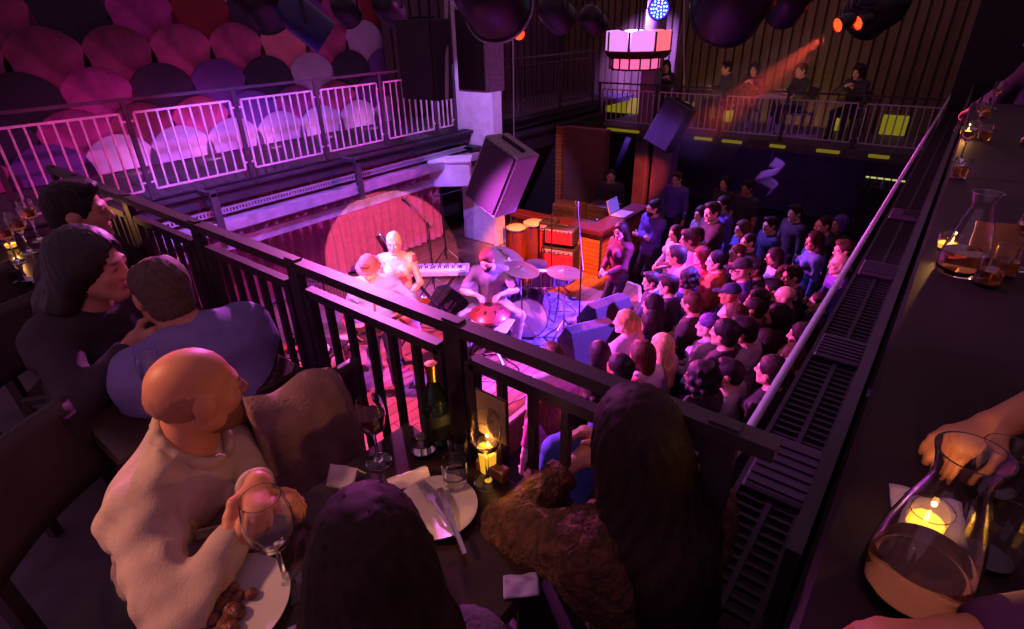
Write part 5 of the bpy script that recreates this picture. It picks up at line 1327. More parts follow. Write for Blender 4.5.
# ---------------------------------------------------------------- right counter
CT = 3.55
def carafe(loc, label, s=1.0, level=.45, drink=None):
    g = empty('water_carafe', loc, 0, label, 'carafe', 'carafes on the right counter')
    o_ = [(.001, 0), (.055, 0), (.062, .008), (.0625, .03), (.060, .07), (.052, .12), (.040, .17), (.0315, .20), (.030, .215), (.034, .235), (.039, .25)]
    i_ = [(r-.0028, z) for r, z in reversed(o_[3:])]+[(.058, .02), (.05, .012), (.001, .011)]
    MB().lathe([(r*s, z*s) for r, z in o_+i_], 48).build('glass', M_glass, g)
    zl = .011+.2*level*.6
    def rin(z):
        z0 = [p for p in o_ if p[1] <= z][-1]; z1 = [p for p in o_ if p[1] > z][0]; t = (z-z0[1])/(z1[1]-z0[1]); return z0[0]+(z1[0]-z0[0])*t-.0032
    pr = [(.001, .0118), (.049, .0122), (.0572, .021), (rin(.031), .031), (rin(zl*.8+.01), zl*.8+.01), (rin(zl), zl), (.001, zl)] if zl > .05 else [(.001, .0118), (.049, .0122), (.0572, .021), (rin(.031), .031), (rin(zl), zl), (.001, zl)]
    MB().lathe([(r*s, z*s) for r, z in pr], 40).build('water', drink or M_water, g); return g
c1 = PZ(907, 594, CT); carafe((c1.x, c1.y, CT), 'large amber-glinting carafe in the right foreground', 1.0, .55, M_candle_tint)
c2 = PZ(958, 272, CT); carafe((c2.x, c2.y, CT), 'second clear carafe further along the counter beside the orange card', .97, .5, M_candle_tint)
q = PZ(919, 530, CT); candle((q.x, q.y, CT), 'bright tea light glowing behind the large carafe', .034, .05, 1.1)
q = PZ(950, 262, CT); candle((q.x-.02, q.y+.12, CT), 'tea light glowing behind the second carafe', .03, .05, 1.3)
q = PZ(965, 135, CT); candle((q.x, q.y, CT), 'tea light among the glasses at the far end of the counter', .035, .05, 1.3)
q = PZ(992, 262, CT); cd = empty('table_card', (q.x, q.y, CT), R(15), 'orange-lit card standing right of the second carafe', 'card'); MB().box((0, 0, .06), (.14, .004, .12), Matrix.Rotation(R(-12), 4, 'X')).build('card_face', mat('warm card', '#c08a5a', .7), cd); MB().box((0, .02, .003), (.14, .06, .004)).build('card_foot', mat('warm card', '#c08a5a'), cd)
for i, (px, py, k) in enumerate(((1001, 275, 0), (1014, 268, 1), (985, 285, 0), (960, 160, 1), (975, 130, 1), (985, 118, 0), (992, 108, 1), (958, 178, 0), (990, 490, 0), (985, 560, 0), (983, 140, 0))):
    q = PZ(px, py, CT)
    labs = ['low tumbler right of the orange-lit card', 'stemmed glass at the picture edge beside the orange-lit card', 'tumbler in front of the orange-lit card', 'stemmed glass before the far candle, nearer the camera', 'stemmed glass catching amber light at the far candle', 'tumbler behind the far candle', 'stemmed glass furthest along the counter', 'tumbler nearest this side of the far candle', 'dark tumbler right of the large carafe, the upper one', 'dark tumbler right of the large carafe, the lower one', 'tumbler right of the far candle']
    (wineglass if k else tumbler)((q.x, q.y, CT), labs[i], **({'s': 1.0, 'drink': M_candle_tint} if k else {'drink': M_candle_tint if i != 8 and i != 9 else None}))
q = PZ(985, 500, CT)
napkin((c1.x+.01, c1.y+.17, CT), R(10), 'orange-lit paper napkin behind the large carafe', .1, .1, 0)
# ================================================================== performers and balcony guests
def dress(P, m, label, skinm, parts, h=.011, hf=.0055, female=False, hairs=None, beard=None, eyes=False, fat=0, rz=0, headat=None, loc=None, group=None, shoes=True, handfine=False):
    bd = body_prims(P, female, fat); fine = [(P.head, .13)]
    if handfine: fine += [(P.wr[i]+(unit(P.wr[i]-P.elb[i]) if P.hdir[i] is None else unit(A(*P.hdir[i])))*.08, .10) for i in (0, 1)]
    me = body_mesh('person', bd, h, fine=fine, hf=hf); mark_face(me, P); me.materials.append(skinm)
    o = bpy.data.objects.new('person', me); COL.objects.link(o); o.rotation_euler = (0, 0, rz)
    if headat is not None:
        hd = Matrix.Rotation(rz, 3, 'Z') @ Vector(P.head); o.location = (headat[0]-hd.x, headat[1]-hd.y, headat[2])
    else: o.location = loc
    tag(o, label, 'person', group)
    def add(n, b, mm, hh=h, nz=None, fine_=None):
        q = bpy.data.objects.new(n, body_mesh(n, b, hh, noise=nz, fine=fine_)); COL.objects.link(q); q.parent = o; q.data.materials.append(mm); return q
    for n, b, mm, nz in parts: add(n, b, mm, h, nz)
    if hairs: add('hair' if hairs[0] != 'hat' else 'hat', hair_body(P, hairs[0]) if isinstance(hairs[0], str) else hairs[0], hairs[1], .008, strands(.0025, P))
    if beard: add('beard', beard_body(P), beard, .006, strands(.001, P))
    if eyes: face_eyes(P, o, mat('eye', '#d8d0cc', .2))
    if shoes:
        for i in (0, 1): add('shoe', shoe_body(P, i), SHOE, .012)
    return o
def facing(d): return math.atan2(-d[0], d[1])
wr = lambda a, f, s_: sines(a, f, s_)
# ---- singer
P = make_pose(yaw=-.12, pitch=.05, sh=.165, build=.9, hip=.085, hands=[(-.13, .33, 1.08), (.17, .27, .98)], elbows=[(-.6, -.5, -.5), (.6, -.5, -.5)]); P.fem = True
P.curl = [.5, .5]
at_ = PZ(394, 243, .5+P.head[2])
m_print = bpy.data.materials.new('printed dress'); m_print.use_nodes = True; nt = m_print.node_tree; b = nt.nodes['Principled BSDF']; b.inputs['Roughness'].default_value = .8
tc = nt.nodes.new('ShaderNodeTexCoord'); vo = nt.nodes.new('ShaderNodeTexVoronoi'); vo.inputs['Scale'].default_value = 9; nt.links.new(tc.outputs['Object'], vo.inputs['Vector'])
sp_ = nt.nodes.new('ShaderNodeSeparateColor'); nt.links.new(vo.outputs['Color'], sp_.inputs['Color']); rp = nt.nodes.new('ShaderNodeValToRGB'); rp.color_ramp.interpolation = 'CONSTANT'
rp.color_ramp.elements[0].color = (.36, .22, .15, 1); rp.color_ramp.elements[1].position = .5; rp.color_ramp.elements[1].color = (.42, .12, .06, 1)
for p_, c_ in ((.72, (.16, .03, .04, 1)), (.85, (.42, .3, .14, 1))): e = rp.color_ramp.elements.new(p_); e.color = c_
nt.links.new(sp_.outputs['Red'], rp.inputs['Fac']); nt.links.new(rp.outputs['Color'], b.inputs['Base Color'])
dress(P, None, 'singer with shaved bleached hair in a printed dress, lit by the round spot', skin_mat('skin singer', '#a8785e'),
      [('dress', shirt_body(P, .012, .05, hem=-.05, female=True, loose=.008), m_print, wr(.002, 50, 1)), ('skirt', trousers_body(P, .016, 1.0, skirt=True), m_print, wr(.004, 30, 2))],
      h=.010, hf=.005, female=True, hairs=('crop', mat('bleached stubble', '#9a845c', .7)), eyes=True, rz=facing((.7, -.72)), headat=(at_.x, at_.y, .5), handfine=True)
# ---- handpan player
def stool(loc, label, h=.45):
    s_ = empty('round_stool', loc, 0, label, 'stool'); MB().lathe([(.001, h-.06), (.15, h-.06), (.165, h-.03), (.155, h), (.001, h+.005)], 26).build('seat', M_black, s_)
    for k in range(3): an = k*2.094+.5; MB().cyl((.17*math.cos(an), .17*math.sin(an), 0), (.05*math.cos(an), .05*math.sin(an), h-.06), .013, 8).build('leg', M_stand, s_)
    return s_
P = make_pose(pelvis=(0, 0, .56), lean=.22, yaw=-.35, pitch=.45, sh=.178, build=.95, hands=[(-.13, .42, .83), (.15, .42, .83)], elbows=[(-.8, -.4, -.3), (.8, -.4, -.3)], feet=[(-.3, .32, .07), (.3, .34, .07)], knees=[(-.4, .4, 1), (.4, .4, 1)])
for i in (0, 1): P.hpalm[i] = (0, .1, -1); P.hdir[i] = ((.5, .8, -.1) if i == 0 else (-.5, .8, -.1)); P.curl[i] = .25
at_ = PZ(487, 260, .5+P.head[2]); fdir = (.62, -.78)
o = dress(P, None, 'seated bearded player in a grey tee bending over the round handpan', skin_mat('skin player', '#c99a80'),
      [('shirt', shirt_body(P, .011, .45, loose=.006), clothm('grey'), wr(.003, 45, 3)), ('trousers', trousers_body(P, .013), clothm('lilac'), wr(.003, 35, 4))],
      hairs=('short', hairm('red')), beard=hairm('dark'), rz=facing(fdir), headat=(at_.x, at_.y, .5), handfine=True)
hl = o.location; stool((hl.x, hl.y, .5), 'black stool under the handpan player')
hp.location = (hl.x+fdir[0]*.50, hl.y+fdir[1]*.50, .5); hp.scale = (1, 1, .92)
# ---- guitarist in a round hat
P = make_pose(pelvis=(0, 0, .93), lean=.12, yaw=-.25, pitch=.42, sh=.178, build=.95, hands=[(-.36, .30, 1.12), (.10, .24, .98)], elbows=[(-.6, -.3, -.6), (.9, -.4, -.3)])
P.hdir = [(-.3, .4, .7), (-.7, .4, -.5)]; P.hpalm = [(.5, -.8, .2), (0, -1, 0)]; P.curl = [.7, .5]
at_ = PZ(369, 269, .5+P.head[2]); fdir = (.80, -.55)
b_hat = Body(); Hh = lambda *v: P.head+P.RH@A(*v)
b_hat.ell(Hh(0, -.012, .075), (.088, .104, .082), .02, P.RH); b_hat.ell(Hh(0, -.005, .045), (.135, .155, .009), .02, P.RH)
gt = dress(P, None, 'guitarist in a rose round hat and pale blue shirt left of the singer', skin_mat('skin player', '#c99a80'),
      [('shirt', shirt_body(P, .013, .95, loose=.01), mat('pale blue shirt', '#7a86b4', .8), wr(.004, 40, 5)), ('trousers', trousers_body(P, .014), mat('pale trousers', '#7c7a92', .8), wr(.003, 35, 6)), ('hat', b_hat, mat('rose felt hat', '#8e4c48', .85), None)],
      hairs=('short', hairm('brown')), rz=facing(fdir), headat=(at_.x, at_.y, .5))
# guitar, held across the body
gg = empty('guitar', (0, 0, 0), 0, 'pale spotted guitar held across the body of the guitarist', 'guitar')
gx = Vector((-.62, .30, .42)).normalized(); gz = Vector((.12, .95, -.25)); gz = (gz-gx*gz.dot(gx)).normalized(); gy = gz.cross(gx)
Mg = Matrix.Translation((.13, .245, .93)) @ Matrix(((gx.x, gy.x, gz.x, 0), (gx.y, gy.y, gz.y, 0), (gx.z, gy.z, gz.z, 0), (0, 0, 0, 1)))
gg.matrix_world = gt.matrix_basis @ Mg
ol = []
for k in range(40):
    a = k*2*PI/40; x = .21*math.cos(a); wdt = .155-.035*math.cos(a)-.045*math.exp(-((x-.03)/.06)**2); ol.append((x, wdt*math.sin(a)))
MB().prism(ol, -.03, .03).build('body', mat('cream guitar lacquer', '#a8957a', .25, coat=.4), gg, bevel=.008)
sp2 = MB()
for x, y, r in ((.08, .07, .03), (.12, -.04, .035), (-.08, .09, .035), (-.12, -.03, .04), (.02, -.08, .025), (-.03, .02, .03)): sp2.lathe([(.001, .0325), (r, .0325), (r*1.02, .029)], 16, Matrix.Translation((x, y, 0)))
tag(sp2.build('dark_spots', M_black, gg), kind='stuff')
MB().box((.43, 0, .02), (.5, .052, .022), None, .006).build('neck', M_conga, gg)
hdk = MB().box((.74, 0, .02), (.15, .075, .016), None, .006); hdk.build('headstock', M_conga, gg)
pgk = MB()
for k in range(6): pgk.cyl((.69+(k % 3)*.045, (-1 if k < 3 else 1)*.036, .02), (.69+(k % 3)*.045, (-1 if k < 3 else 1)*.062, .02), .006, 6)
pgk.build('tuning_pegs', M_chrome, gg); MB().box((-.1, 0, .036), (.03, .09, .012)).build('bridge', M_chrome, gg)
sg = MB()
for k in range(6): sg.cyl((-.1, -.02+k*.008, .045), (.69, -.018+k*.0072, .036), .0012, 4)
tag(sg.build('strings', M_chrome, gg), kind='stuff')
MB().tube([(-.2, 0, .0), (-.28, .12, -.25), (.0, .3, -.38), (.25, .2, -.2), (.19, .08, -.03)], .012, 6).build('strap', M_redcab, gg)
# ---- bald diner in the foreground
P = make_pose(pelvis=(0, 0, .47), S=.91, lean=.42, yaw=.80, pitch=.10, roll=.05, sh=.19, build=1.06, hands=[(-.10, .44, .80), (.03, .43, .80)], elbows=[(-.7, -.2, -.6), (.8, -.3, -.6)], feet=[(-.14, .40, .07), (.14, .44, .07)], knees=[(0, .4, 1), (0, .4, 1)])
P.hdir = [(.9, .3, 0), (-.8, .5, .0)]; P.hpalm = [(0, -.3, -1), (0, -.3, -1)]; P.curl = [.45, .45]
at_ = PZ(197, 392, FZ+P.head[2]); fd = (.80, .60); rzb = facing(fd)
hd_ = Matrix.Rotation(rzb, 3, 'Z') @ Vector(P.head); inv_ = (Matrix.Translation((at_.x-hd_.x, at_.y-hd_.y, FZ)) @ Matrix.Rotation(rzb, 4, 'Z')).inverted()
hw_ = [tuple(inv_ @ PZ(258, 482, 3.37)), tuple(inv_ @ PZ(250, 512, 3.33))]
P = make_pose(pelvis=(0, 0, .47), S=.91, lean=.42, yaw=.80, pitch=.10, roll=.05, sh=.19, build=1.06, hands=hw_, elbows=[(-.25, -.3, -1), (.9, -.5, -.35)], feet=[(-.14, .40, .07), (.14, .44, .07)], knees=[(0, .4, 1), (0, .4, 1)])
P.hdir = [(.9, .35, -.1), (-.35, .9, .0)]; P.hpalm = [(0, -.3, -1), (0, -.3, -1)]; P.curl = [.6, .6]
sh_ = mat('pale grey work shirt', '#a8917f', .85, noise=.1, nscale=25, bump=.15, bscale=220)
def folds(P, a=.008):
    g = sines(a*.6, 26, 8); e0 = P.elb[1]
    def fn(x, y, z):
        d2 = (x-e0[0])**2+(y-e0[1])**2+(z-e0[2])**2
        return g(x, y, z)+a*.8*np.exp(-d2/.025)*(1-2*np.abs(np.sin(x*38+z*52+y*14+np.sin(z*30))))+a*.55*(1-2*np.abs(np.sin(z*24+np.sin(x*16)*1.6+y*13)))
    return fn
col_b = Body()
for k in range(14):
    a0 = k/14*2*PI; a1 = (k+1)/14*2*PI; rx, ry = .072, .078
    if abs(((a0+a1)/2-PI/2)) < .25: continue
    f_ = lambda a: P.neck+P.RT@A(rx*math.cos(a), .012+ry*math.sin(a), .03-.028*math.sin(a))
    col_b.cone(f_(a0), f_(a1), .011, .011, .01); col_b.cone(f_(a0)-P.RT@A(0, 0, .022)*1.0, f_(a1)-P.RT@A(0, 0, .022), .013, .013, .012)
bald = dress(P, None, 'bald man in a pale grey shirt seated at the table, looking towards the stage', skin_mat('skin bald diner', '#b97a58'),
      [('shirt', shirt_body(P, .009, .93, loose=.006, hem=.07, ka=.016), sh_, folds(P)), ('collar', col_b, sh_, None), ('trousers', trousers_body(P, .014), clothm('charcoal'), None)],
      h=.007, hf=.0045, hairs=('horseshoe', mat('cropped stubble', '#94604a', .8)), beard=mat('short beard', '#6e4432', .8), rz=rzb, headat=(at_.x, at_.y, FZ), handfine=True)
sB = [q for q in bald.children if q.name.startswith('shirt')][0]
fr_ = P.T @ A(0, 1, 0); up_ = P.RT @ A(0, 0, 1); rt_ = P.T @ A(1, 0, 0)
def front(x, z, e=.0):          # a point on the shirt front, found by walking in towards the chest
    p = P.pel+P.RT @ (A(0, 0, z)*P.S)+rt_*x+fr_*.3; me_ = sB.data
    hit, loc, n_, _ = sB.ray_cast(Vector(p), Vector(-fr_)); return (loc+n_*e) if hit else Vector(p-fr_*.17)
bpy.context.view_layer.update()
pk = MB()
try:
    pts = [front(0, z, .003) for z in np.linspace(.10, .44, 12)]
    for a_, c_ in zip(pts[:-1], pts[1:]): pk.beam(a_, c_, .03, .006, up=tuple(fr_))
    pl_ = pk.build('placket', sh_, bald); bt_ = MB()
    for k in (1, 4, 7, 10): bt_.cyl(pts[k]-Vector(fr_)*.002, pts[k]+Vector(fr_)*.0055, .0055, 10)
    bt_.build('buttons', M_chairw, bald)
    c4 = [front(x, z, .003) for x, z in ((.06, .38), (.135, .38), (.135, .27), (.06, .27))]; pkb = MB()
    for a_, c_ in zip(c4, c4[1:]+c4[:1]): pkb.beam(a_, c_, .006, .006, up=tuple(fr_))
    pkb.beam(c4[0]-Vector(up_)*.012, c4[1]-Vector(up_)*.012, .03, .005, up=tuple(fr_)); pkb.build('chest_pocket', sh_, bald)
except Exception as ex_: print('placket', ex_)
chair((bald.location.x-fd[0]*.03, bald.location.y-fd[1]*.03, FZ), rzb, 'dark wooden chair under the bald man in the pale shirt')
# ---- dark-haired diner, back to us
P = make_pose(pelvis=(0, 0, .47), S=.88, lean=.30, yaw=.1, pitch=.15, sh=.16, build=.88, hip=.085, hands=[(-.10, .26, .60), (.10, .26, .60)], feet=[(-.12, .38, .07), (.12, .4, .07)], knees=[(0, .4, 1), (0, .4, 1)])
at_ = PZ(372, 556, FZ+P.head[2]); fd = (-.70, .72)
M_dkhair = mat('dark brown hair', '#241813', .65, noise=.3, nscale=70, stretch=(1, 1, .1), spec=.2)
M_knit = mat('grey ribbed knit', '#4a4348', .9, noise=.2, nscale=30, bump=.4, bscale=120)
w2 = dress(P, None, 'person with dark brown hair seen from behind at the near side of the table', skin_mat('skin diner', '#b88468'),
      [('jumper', shirt_body(P, .016, .96, female=True, loose=.01), M_knit, lambda x, y, z: .0022*np.sin(z*330+0*x)+0*y), ('trousers', trousers_body(P, .014), clothm('charcoal'), None)],
      h=.010, hf=.005, female=True, hairs=('long', M_dkhair), rz=facing(fd), headat=(at_.x, at_.y, FZ), handfine=True)
chair((w2.location.x-fd[0]*.02, w2.location.y-fd[1]*.02, FZ), facing(fd), 'dark wooden chair under the dark brown-haired diner')
# ---- diner in the fuzzy coat
P = make_pose(pelvis=(0, 0, .47), S=.88, lean=.36, yaw=-.1, pitch=.0, sh=.155, build=.86, hip=.085, hands=[(-.02, .38, .80), (.10, .40, .80)], elbows=[(-.9, -.1, -.4), (.8, -.3, -.6)], feet=[(-.12, .38, .07), (.12, .4, .07)], knees=[(0, .4, 1), (0, .4, 1)])
at_ = PZ(634, 440, FZ+P.head[2]); fd = (-.88, .47)
M_fur = mat('curly brown coat', '#4f3120', .95, noise=.45, nscale=45, bump=.9, bscale=70)
def fur(x, y, z): return .006*(np.sin(x*150+y*60)*np.sin(y*140+z*50)*np.sin(z*150+x*40))+.004*np.sin(x*85+1)*np.sin(y*90)*np.sin(z*80)
w3 = dress(P, None, 'person with very long dark hair in a curly brown coat beside the railing', skin_mat('skin diner', '#b88468'),
      [('coat', shirt_body(P, .024, .95, hem=-.16, female=True, loose=.008), M_fur, fur), ('trousers', trousers_body(P, .014), clothm('charcoal'), None)],
      h=.009, hf=.005, female=True, hairs=('verylong', M_dkhair), rz=facing(fd), headat=(at_.x, at_.y, FZ), handfine=True)
w3.location.z = FZ
chair((w3.location.x-fd[0]*.02, w3.location.y-fd[1]*.02, FZ), facing(fd), 'dark wooden chair under the diner in the curly coat')
# ---- guest in the violet shirt, hunched over
P = make_pose(pelvis=(0, 0, .50), S=.95, lean=.62, yaw=-.1, pitch=.15, sh=.19, build=1.08, hands=[(-.10, .36, .80), (.1, .36, .80)], elbows=[(-.4, -.4, -.6), (.4, -.4, -.6)], feet=[(-.14, .36, .07), (.14, .38, .07)], knees=[(0, .4, 1), (0, .4, 1)])
at_ = PZ(162, 292, FZ+P.head[2]); fd = (-.97, -.10)
vs_ = mat('violet grey shirt', '#74689e', .85, noise=.1, nscale=20, bump=.12, bscale=180)
v_ = dress(P, None, 'man in a violet shirt hunched forward at the second table, seen from behind', skin_mat('skin guest', '#b07a60'),
      [('shirt', shirt_body(P, .013, .95, loose=.012), vs_, wr(.004, 30, 9)), ('trousers', trousers_body(P, .014), clothm('charcoal'), None)],
      h=.010, hf=.0055, fat=.02, hairs=('receding', mat('cropped grey brown hair', '#4a382e', .7, noise=.3, nscale=60)), rz=facing(fd), headat=(at_.x, at_.y, FZ), handfine=True)
tb2 = PZ(302, 386, 3.36); chc = chair((tb2.x+fd[0]*.27, tb2.y+fd[1]*.27+.02, FZ), facing(fd)-R(12), 'dark wooden chair with a coat over its back, under the violet-shirted man')
# coat over the chair back
def coat(u, v):
    s_ = v*2-1; r = .055; x = (u-.5)*(.25+.05*abs(s_)); 
    L = .36; d = abs(s_)*L
    y = -.27+(r if s_ > 0 else -r)*min(1, d/.08)*(1+.25*d)+.012*math.sin(u*19+2*s_)*min(1, d*4)
    z = .86+.02*(1-min(1, d/.08))-max(0, d-.04)+.012*math.cos(u*9)
    return (x, y, z)
ct = MB().grid(coat, 26, 44).build('draped_coat', mat('brown wool coat', '#80605c', .95, noise=.2, nscale=14, bump=.3, bscale=120), solid=.022)
ct.location = chc.location; ct.rotation_euler = chc.rotation_euler; tag(ct, 'dusky wool coat draped over the chair back beside the bald man', 'coat')
# ---- dark-clad guest in profile, holding a paper
P = make_pose(pelvis=(0, 0, .50), S=.95, lean=.40, yaw=.25, pitch=.12, sh=.165, build=.95, hip=.085, hands=[(-.12, .40, .82), (.10, .40, .88)], feet=[(-.12, .38, .07), (.12, .4, .07)], knees=[(0, .4, 1), (0, .4, 1)])
at_ = PZ(92, 266, FZ+P.head[2]); fd = (.86, .50)
P.curl = [.5, .7]; P.hpalm[1] = (-1, 0, 0); P.hdir[1] = (0, 1, .15)
w4 = dress(P, None, 'person in black with long hair seated in profile, folded paper in hand', skin_mat('skin diner', '#b88468'),
      [('jumper', shirt_body(P, .015, .93, female=True, loose=.01), clothm('black'), wr(.003, 40, 10)), ('trousers', trousers_body(P, .014), clothm('black'), None)],
      h=.010, hf=.0055, female=True, hairs=('long', mat('black hair', '#1b1517', .5, noise=.3, nscale=70, stretch=(1, 1, .1))), rz=facing(fd), headat=(at_.x, at_.y, FZ), handfine=True)
chair((w4.location.x-fd[0]*.02, w4.location.y-fd[1]*.02, FZ), facing(fd), 'dark wooden chair under the profile guest in black')
hw = w4.matrix_basis @ Vector(P.wr[1]+A(-.02, .1, .02))
def pap(u, v): return ((u-.5)*.16, (v-.5)*.11, .03*abs(u-.5)+.01*math.sin(v*5))
pp = MB().grid(pap, 10, 8).build('folded_paper', M_napkin, loc=hw, rot=(R(20), R(15), facing(fd)), solid=.003); tag(pp, 'folded pale paper in the hand of the guest in black', 'paper')
# ---- man behind, dark jacket
P = make_pose(pelvis=(0, 0, .50), S=.95, lean=.25, yaw=.1, pitch=.05, sh=.185, build=1.0, hands=[(-.12, .38, .80), (.14, .38, .80)], feet=[(-.12, .38, .07), (.12, .4, .07)], knees=[(0, .4, 1), (0, .4, 1)])
at_ = PZ(80, 212, FZ+P.head[2]); fd = (.60, .80)
m5 = dress(P, None, 'man with short dark hair in a black jacket seated behind the profile guest', skin_mat('skin guest', '#b07a60'),
      [('jacket', shirt_body(P, .02, .95, hem=-.12, loose=.01), clothm('black'), wr(.003, 35, 11)), ('trousers', trousers_body(P, .014), clothm('black'), None)],
      hairs=('short', hairm('black')), rz=facing(fd), headat=(at_.x, at_.y, FZ))
chair((m5.location.x-fd[0]*.02, m5.location.y-fd[1]*.02, FZ), facing(fd), 'dark wooden chair under the man in the black jacket')
# ---- guests along the right counter, on bar stools
def barstool(loc, label):
    s_ = empty('bar_stool', loc, 0, label, 'stool', 'bar stools at the right counter'); MB().lathe([(.001, .70), (.15, .70), (.17, .72), (.16, .755), (.001, .76)], 26).build('seat', M_black, s_)
    for k in range(4): an = k*PI/2+.78; MB().cyl((.2*math.cos(an), .2*math.sin(an), 0), (.1*math.cos(an), .1*math.sin(an), .71), .014, 8).build('leg', M_stand, s_)
    MB().lathe([(.155, .24), (.17, .24), (.17, .26), (.155, .26)], 24, closed=True).build('foot_ring', M_stand, s_)
def bar_guest(x, y, label, fd, hand, hand2, top, sleeve, hair, seed, mtop, yaw=.3, lean=.18, eh=None):
    rz = facing(fd); Mi = Matrix.Translation((x, y, FZ)) @ Matrix.Rotation(rz, 4, 'Z'); inv = Mi.inverted()
    el = [(-.8, -.2, -.6), tuple(inv.to_3x3() @ Vector(eh)) if eh else (.8, -.2, -.6)]; hs = [tuple(inv @ Vector(q)) for q in (hand2, hand)]
    P = make_pose(pelvis=(0, 0, .86), lean=lean, yaw=yaw, pitch=.12, sh=.175, build=.98, hands=hs, elbows=el, feet=[(-.13, .30, .32), (.13, .32, .32)], knees=[(0, .5, .6), (0, .5, .6)])
    for i in (0, 1): P.hpalm[i] = (0, .1, -1); P.curl[i] = .45
    o = dress(P, None, label, skin_mat('skin counter guest', '#c08458'), [('shirt', shirt_body(P, .014, sleeve, loose=.01), mtop, wr(.003, 35, seed)), ('trousers', trousers_body(P, .014), clothm('charcoal'), None)],
      h=.010, hf=.0055, hairs=hair, rz=rz, loc=(x, y, FZ), handfine=True)
    barstool((x, y, FZ), label.split(',')[0].replace('person', 'black bar stool under the person')); return o
h1 = PZ(972, 446, 3.585); h1b = PZ(1022, 322, 3.75)
bar_guest(.80, 1.42, 'person in a dark tee, bare forearm resting behind the large carafe', (-.92, -.38), (h1.x-.02, h1.y-.01, 3.60), (h1b.x+.2, h1b.y-.15, 3.62), 'tee', .42, ('short', hairm('dark')), 21, clothm('charcoal'), lean=.55, eh=(.1, 1, -.3))
h0 = PZ(958, 640, 3.60)
bar_guest(.78, .58, 'person in a plum sleeve at the bottom right corner', (-.99, .05), (h0.x, h0.y, 3.60), (.45, .50, 3.6), 'long', .96, ('long', hairm('dark')), 22, mat('plum sleeve', '#5a2c50', .8, noise=.1), yaw=.5, lean=.42, eh=(.3, 1, -.3))
h3 = PZ(938, 113, 3.4); 
bar_guest(.46, 6.9, 'dim person leaning over the far part of the right balcony, hand outstretched', (-.9, .35), (.12, 6.75, 3.45), (.02, 6.95, 3.42), 'long', .96, ('short', hairm('black')), 23, clothm('black'))
bar_guest(.86, 4.5, 'dim person at the counter near the far candle', (-.97, .1), (.5, 4.62, 3.6), (.40, 4.36, 3.6), 'long', .96, ('long', hairm('black')), 24, clothm('maroon'))
# ================================================================== light
w = bpy.data.worlds.new('world'); scene.world = w; w.use_nodes = True
w.node_tree.nodes['Background'].inputs['Color'].default_value = (.30, .12, .24, 1)
w.node_tree.nodes['Background'].inputs['Strength'].default_value = 1.0
MAG = (1, .07, .55); PUR = (.42, .12, 1); RED = (1, .08, .04)
def spot(name, loc, tgt, col, p, ang, blend=.35, size=.05): return light('SPOT', name, loc, col, p, tgt, size, ang, blend)
# left balcony and the disc wall
spot('balcony_wash', (-3.2, 1.6, 4.9), (-7.2, 2.6, 2.6), MAG, 800, 46, .8)
spot('balcony_wash', (-4.6, 6.6, 4.9), (-7.2, 4.6, 2.4), (.9, .10, .8), 900, 52, .8)
for y_ in (2.9, 3.9, 4.9, 5.9, 6.9): light('AREA', 'wall_uplight', (-8.62, y_, 2.54), (1, .32, .85), 2.4, (-9.1, y_, 2.75), .12)
# stage
spot('follow_spot', (-.06, .22, 4.30), tuple(PX(393, 258, -7.45)), (1, .24, .36), 8000, 13.4, .04, .01)
spot('stage_wash', (-5.4, 1.3, 4.9), (-4.3, 3.1, .5), (1, .10, .55), 3600, 44)
spot('stage_wash', (-.5, 7.4, 4.5), (-4.0, 5.2, .6), (.24, .06, 1), 19000, 31)
spot('stage_wash', (-4.6, 2.4, 4.6), (-7.4, 4.4, 1.2), (.28, .14, 1), 1400, 66)
spot('player_spot', (-4.7, 1.6, 4.6), (-4.15, 4.6, 1.5), (1, .32, .75), 650, 17)
spot('booth_spot', (-2.6, 4.9, 4.8), (-4.9, 7.4, .9), (1, .16, .05), 7000, 27)
# crowd: light spills from the stage side
spot('crowd_spot', (-5.9, 7.0, 2.7), (-1.8, 6.0, 1.5), (.95, .07, .48), 3700, 60)
spot('crowd_spot', (-5.6, 3.0, 3.0), (-1.9, 4.4, 1.4), (.8, .09, .8), 3600, 62)
spot('crowd_spot', (-5.6, 8.8, 4.6), (-3.4, 8.2, 1.4), (.36, .12, 1), 3000, 44)
spot('edge_spot', (-3.4, 2.4, 4.7), (-.27, 2.6, 3.1), (.8, .2, 1), 500, 42)
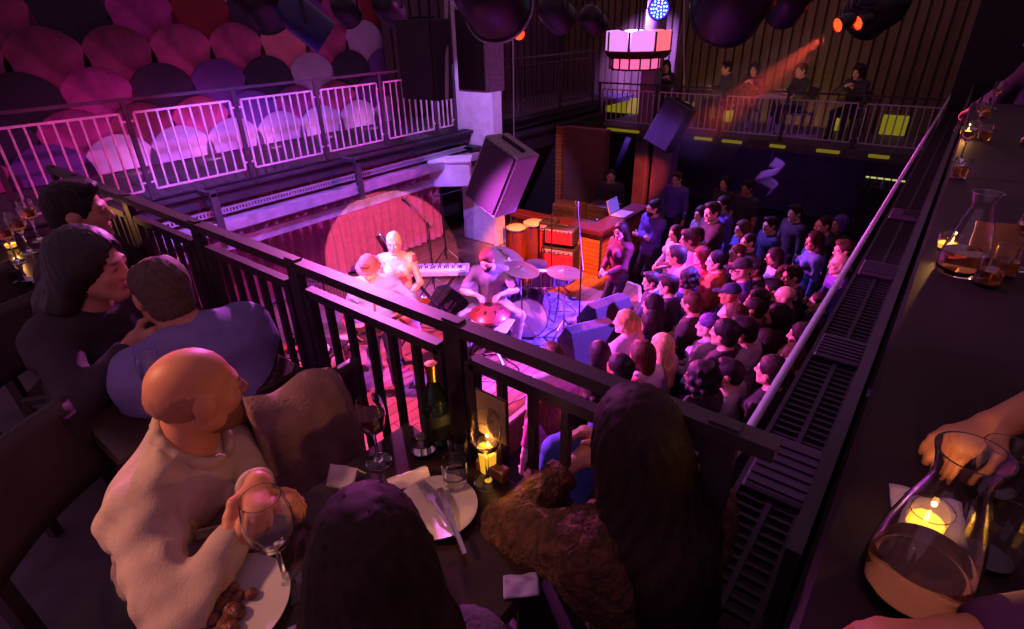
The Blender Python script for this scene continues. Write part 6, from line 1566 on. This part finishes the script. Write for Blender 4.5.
# column
spot('column_spot', (-5.0, 5.6, 5.0), (-6.6, 7.5, 2.4), (.55, .26, 1), 800, 44)
spot('column_spot', (-1.6, 6.2, 4.6), (-4.8, 5.6, 4.1), (.75, .32, 1), 1500, 20)
light('AREA', 'rear_glow', (-3.0, 12.4, 1.85), (.5, .15, 1), 10, (-3.2, 14, .8), 1.5)
# far side
spot('far_spot', (-5.9, 11.0, 4.9), (-6.5, 13.8, 3.1), (.30, .12, 1), 5200, 46, .8)
spot('red_spot', tuple(rl_[2]), (-9.0, 9.6, 3.0), RED, 260, 60, .8)
light('AREA', 'far_glow', (-3.5, 13.4, 2.3), (1, .55, .2), 20, (-3.5, 13.9, 3.2), 3.0)
ax_ = (PD(750, 92, 8.2)-rl_[0]).normalized()
spot('red_beam', tuple(rl_[0]+ax_*.22), tuple(PD(750, 92, 8.2)), RED, 2500, 13, .4)
spot('red_beam', tuple(rl_[1]+ax_*.22), tuple(PD(770, 88, 8.2)), RED, 1200, 10, .4)
spot('table_spill', (-4.4, 3.2, 4.9), (-1.75, .45, 3.6), (.9, .13, .75), 1100, 34)
# unseen warm spot added behind the camera, narrowed to the bald diner
spot('table_lamp', (-2.3, -.9, 4.9), (-1.08, .25, 3.35), (1, .42, .26), 200, 26, .8, .12)
# ---- haze lit by the red lamp
hz_q = ax_.to_track_quat('Z', 'Y').to_matrix().to_4x4()
m_h = bpy.data.materials.new('stage haze'); m_h.use_nodes = True; nt = m_h.node_tree; nt.nodes.clear()
vs_n = nt.nodes.new('ShaderNodeVolumeScatter'); vs_n.inputs['Density'].default_value = .10; vs_n.inputs['Anisotropy'].default_value = .2; on = nt.nodes.new('ShaderNodeOutputMaterial'); nt.links.new(vs_n.outputs[0], on.inputs['Volume'])
hz = MB().lathe([(.001, .1), (.12, .12), (.75, 3.2), (.001, 3.25)], 24)
o = hz.build('haze', m_h, loc=rl_[0]); o.rotation_euler = hz_q.to_euler(); tag(o, 'thin stage haze catching the red beam below the paired lamps', 'haze', kind='stuff')
scene.view_settings.view_transform = 'Standard'; scene.view_settings.look = 'None'
scene.view_settings.exposure = 0; scene.view_settings.gamma = 1; scene.view_settings.use_curve_mapping = False
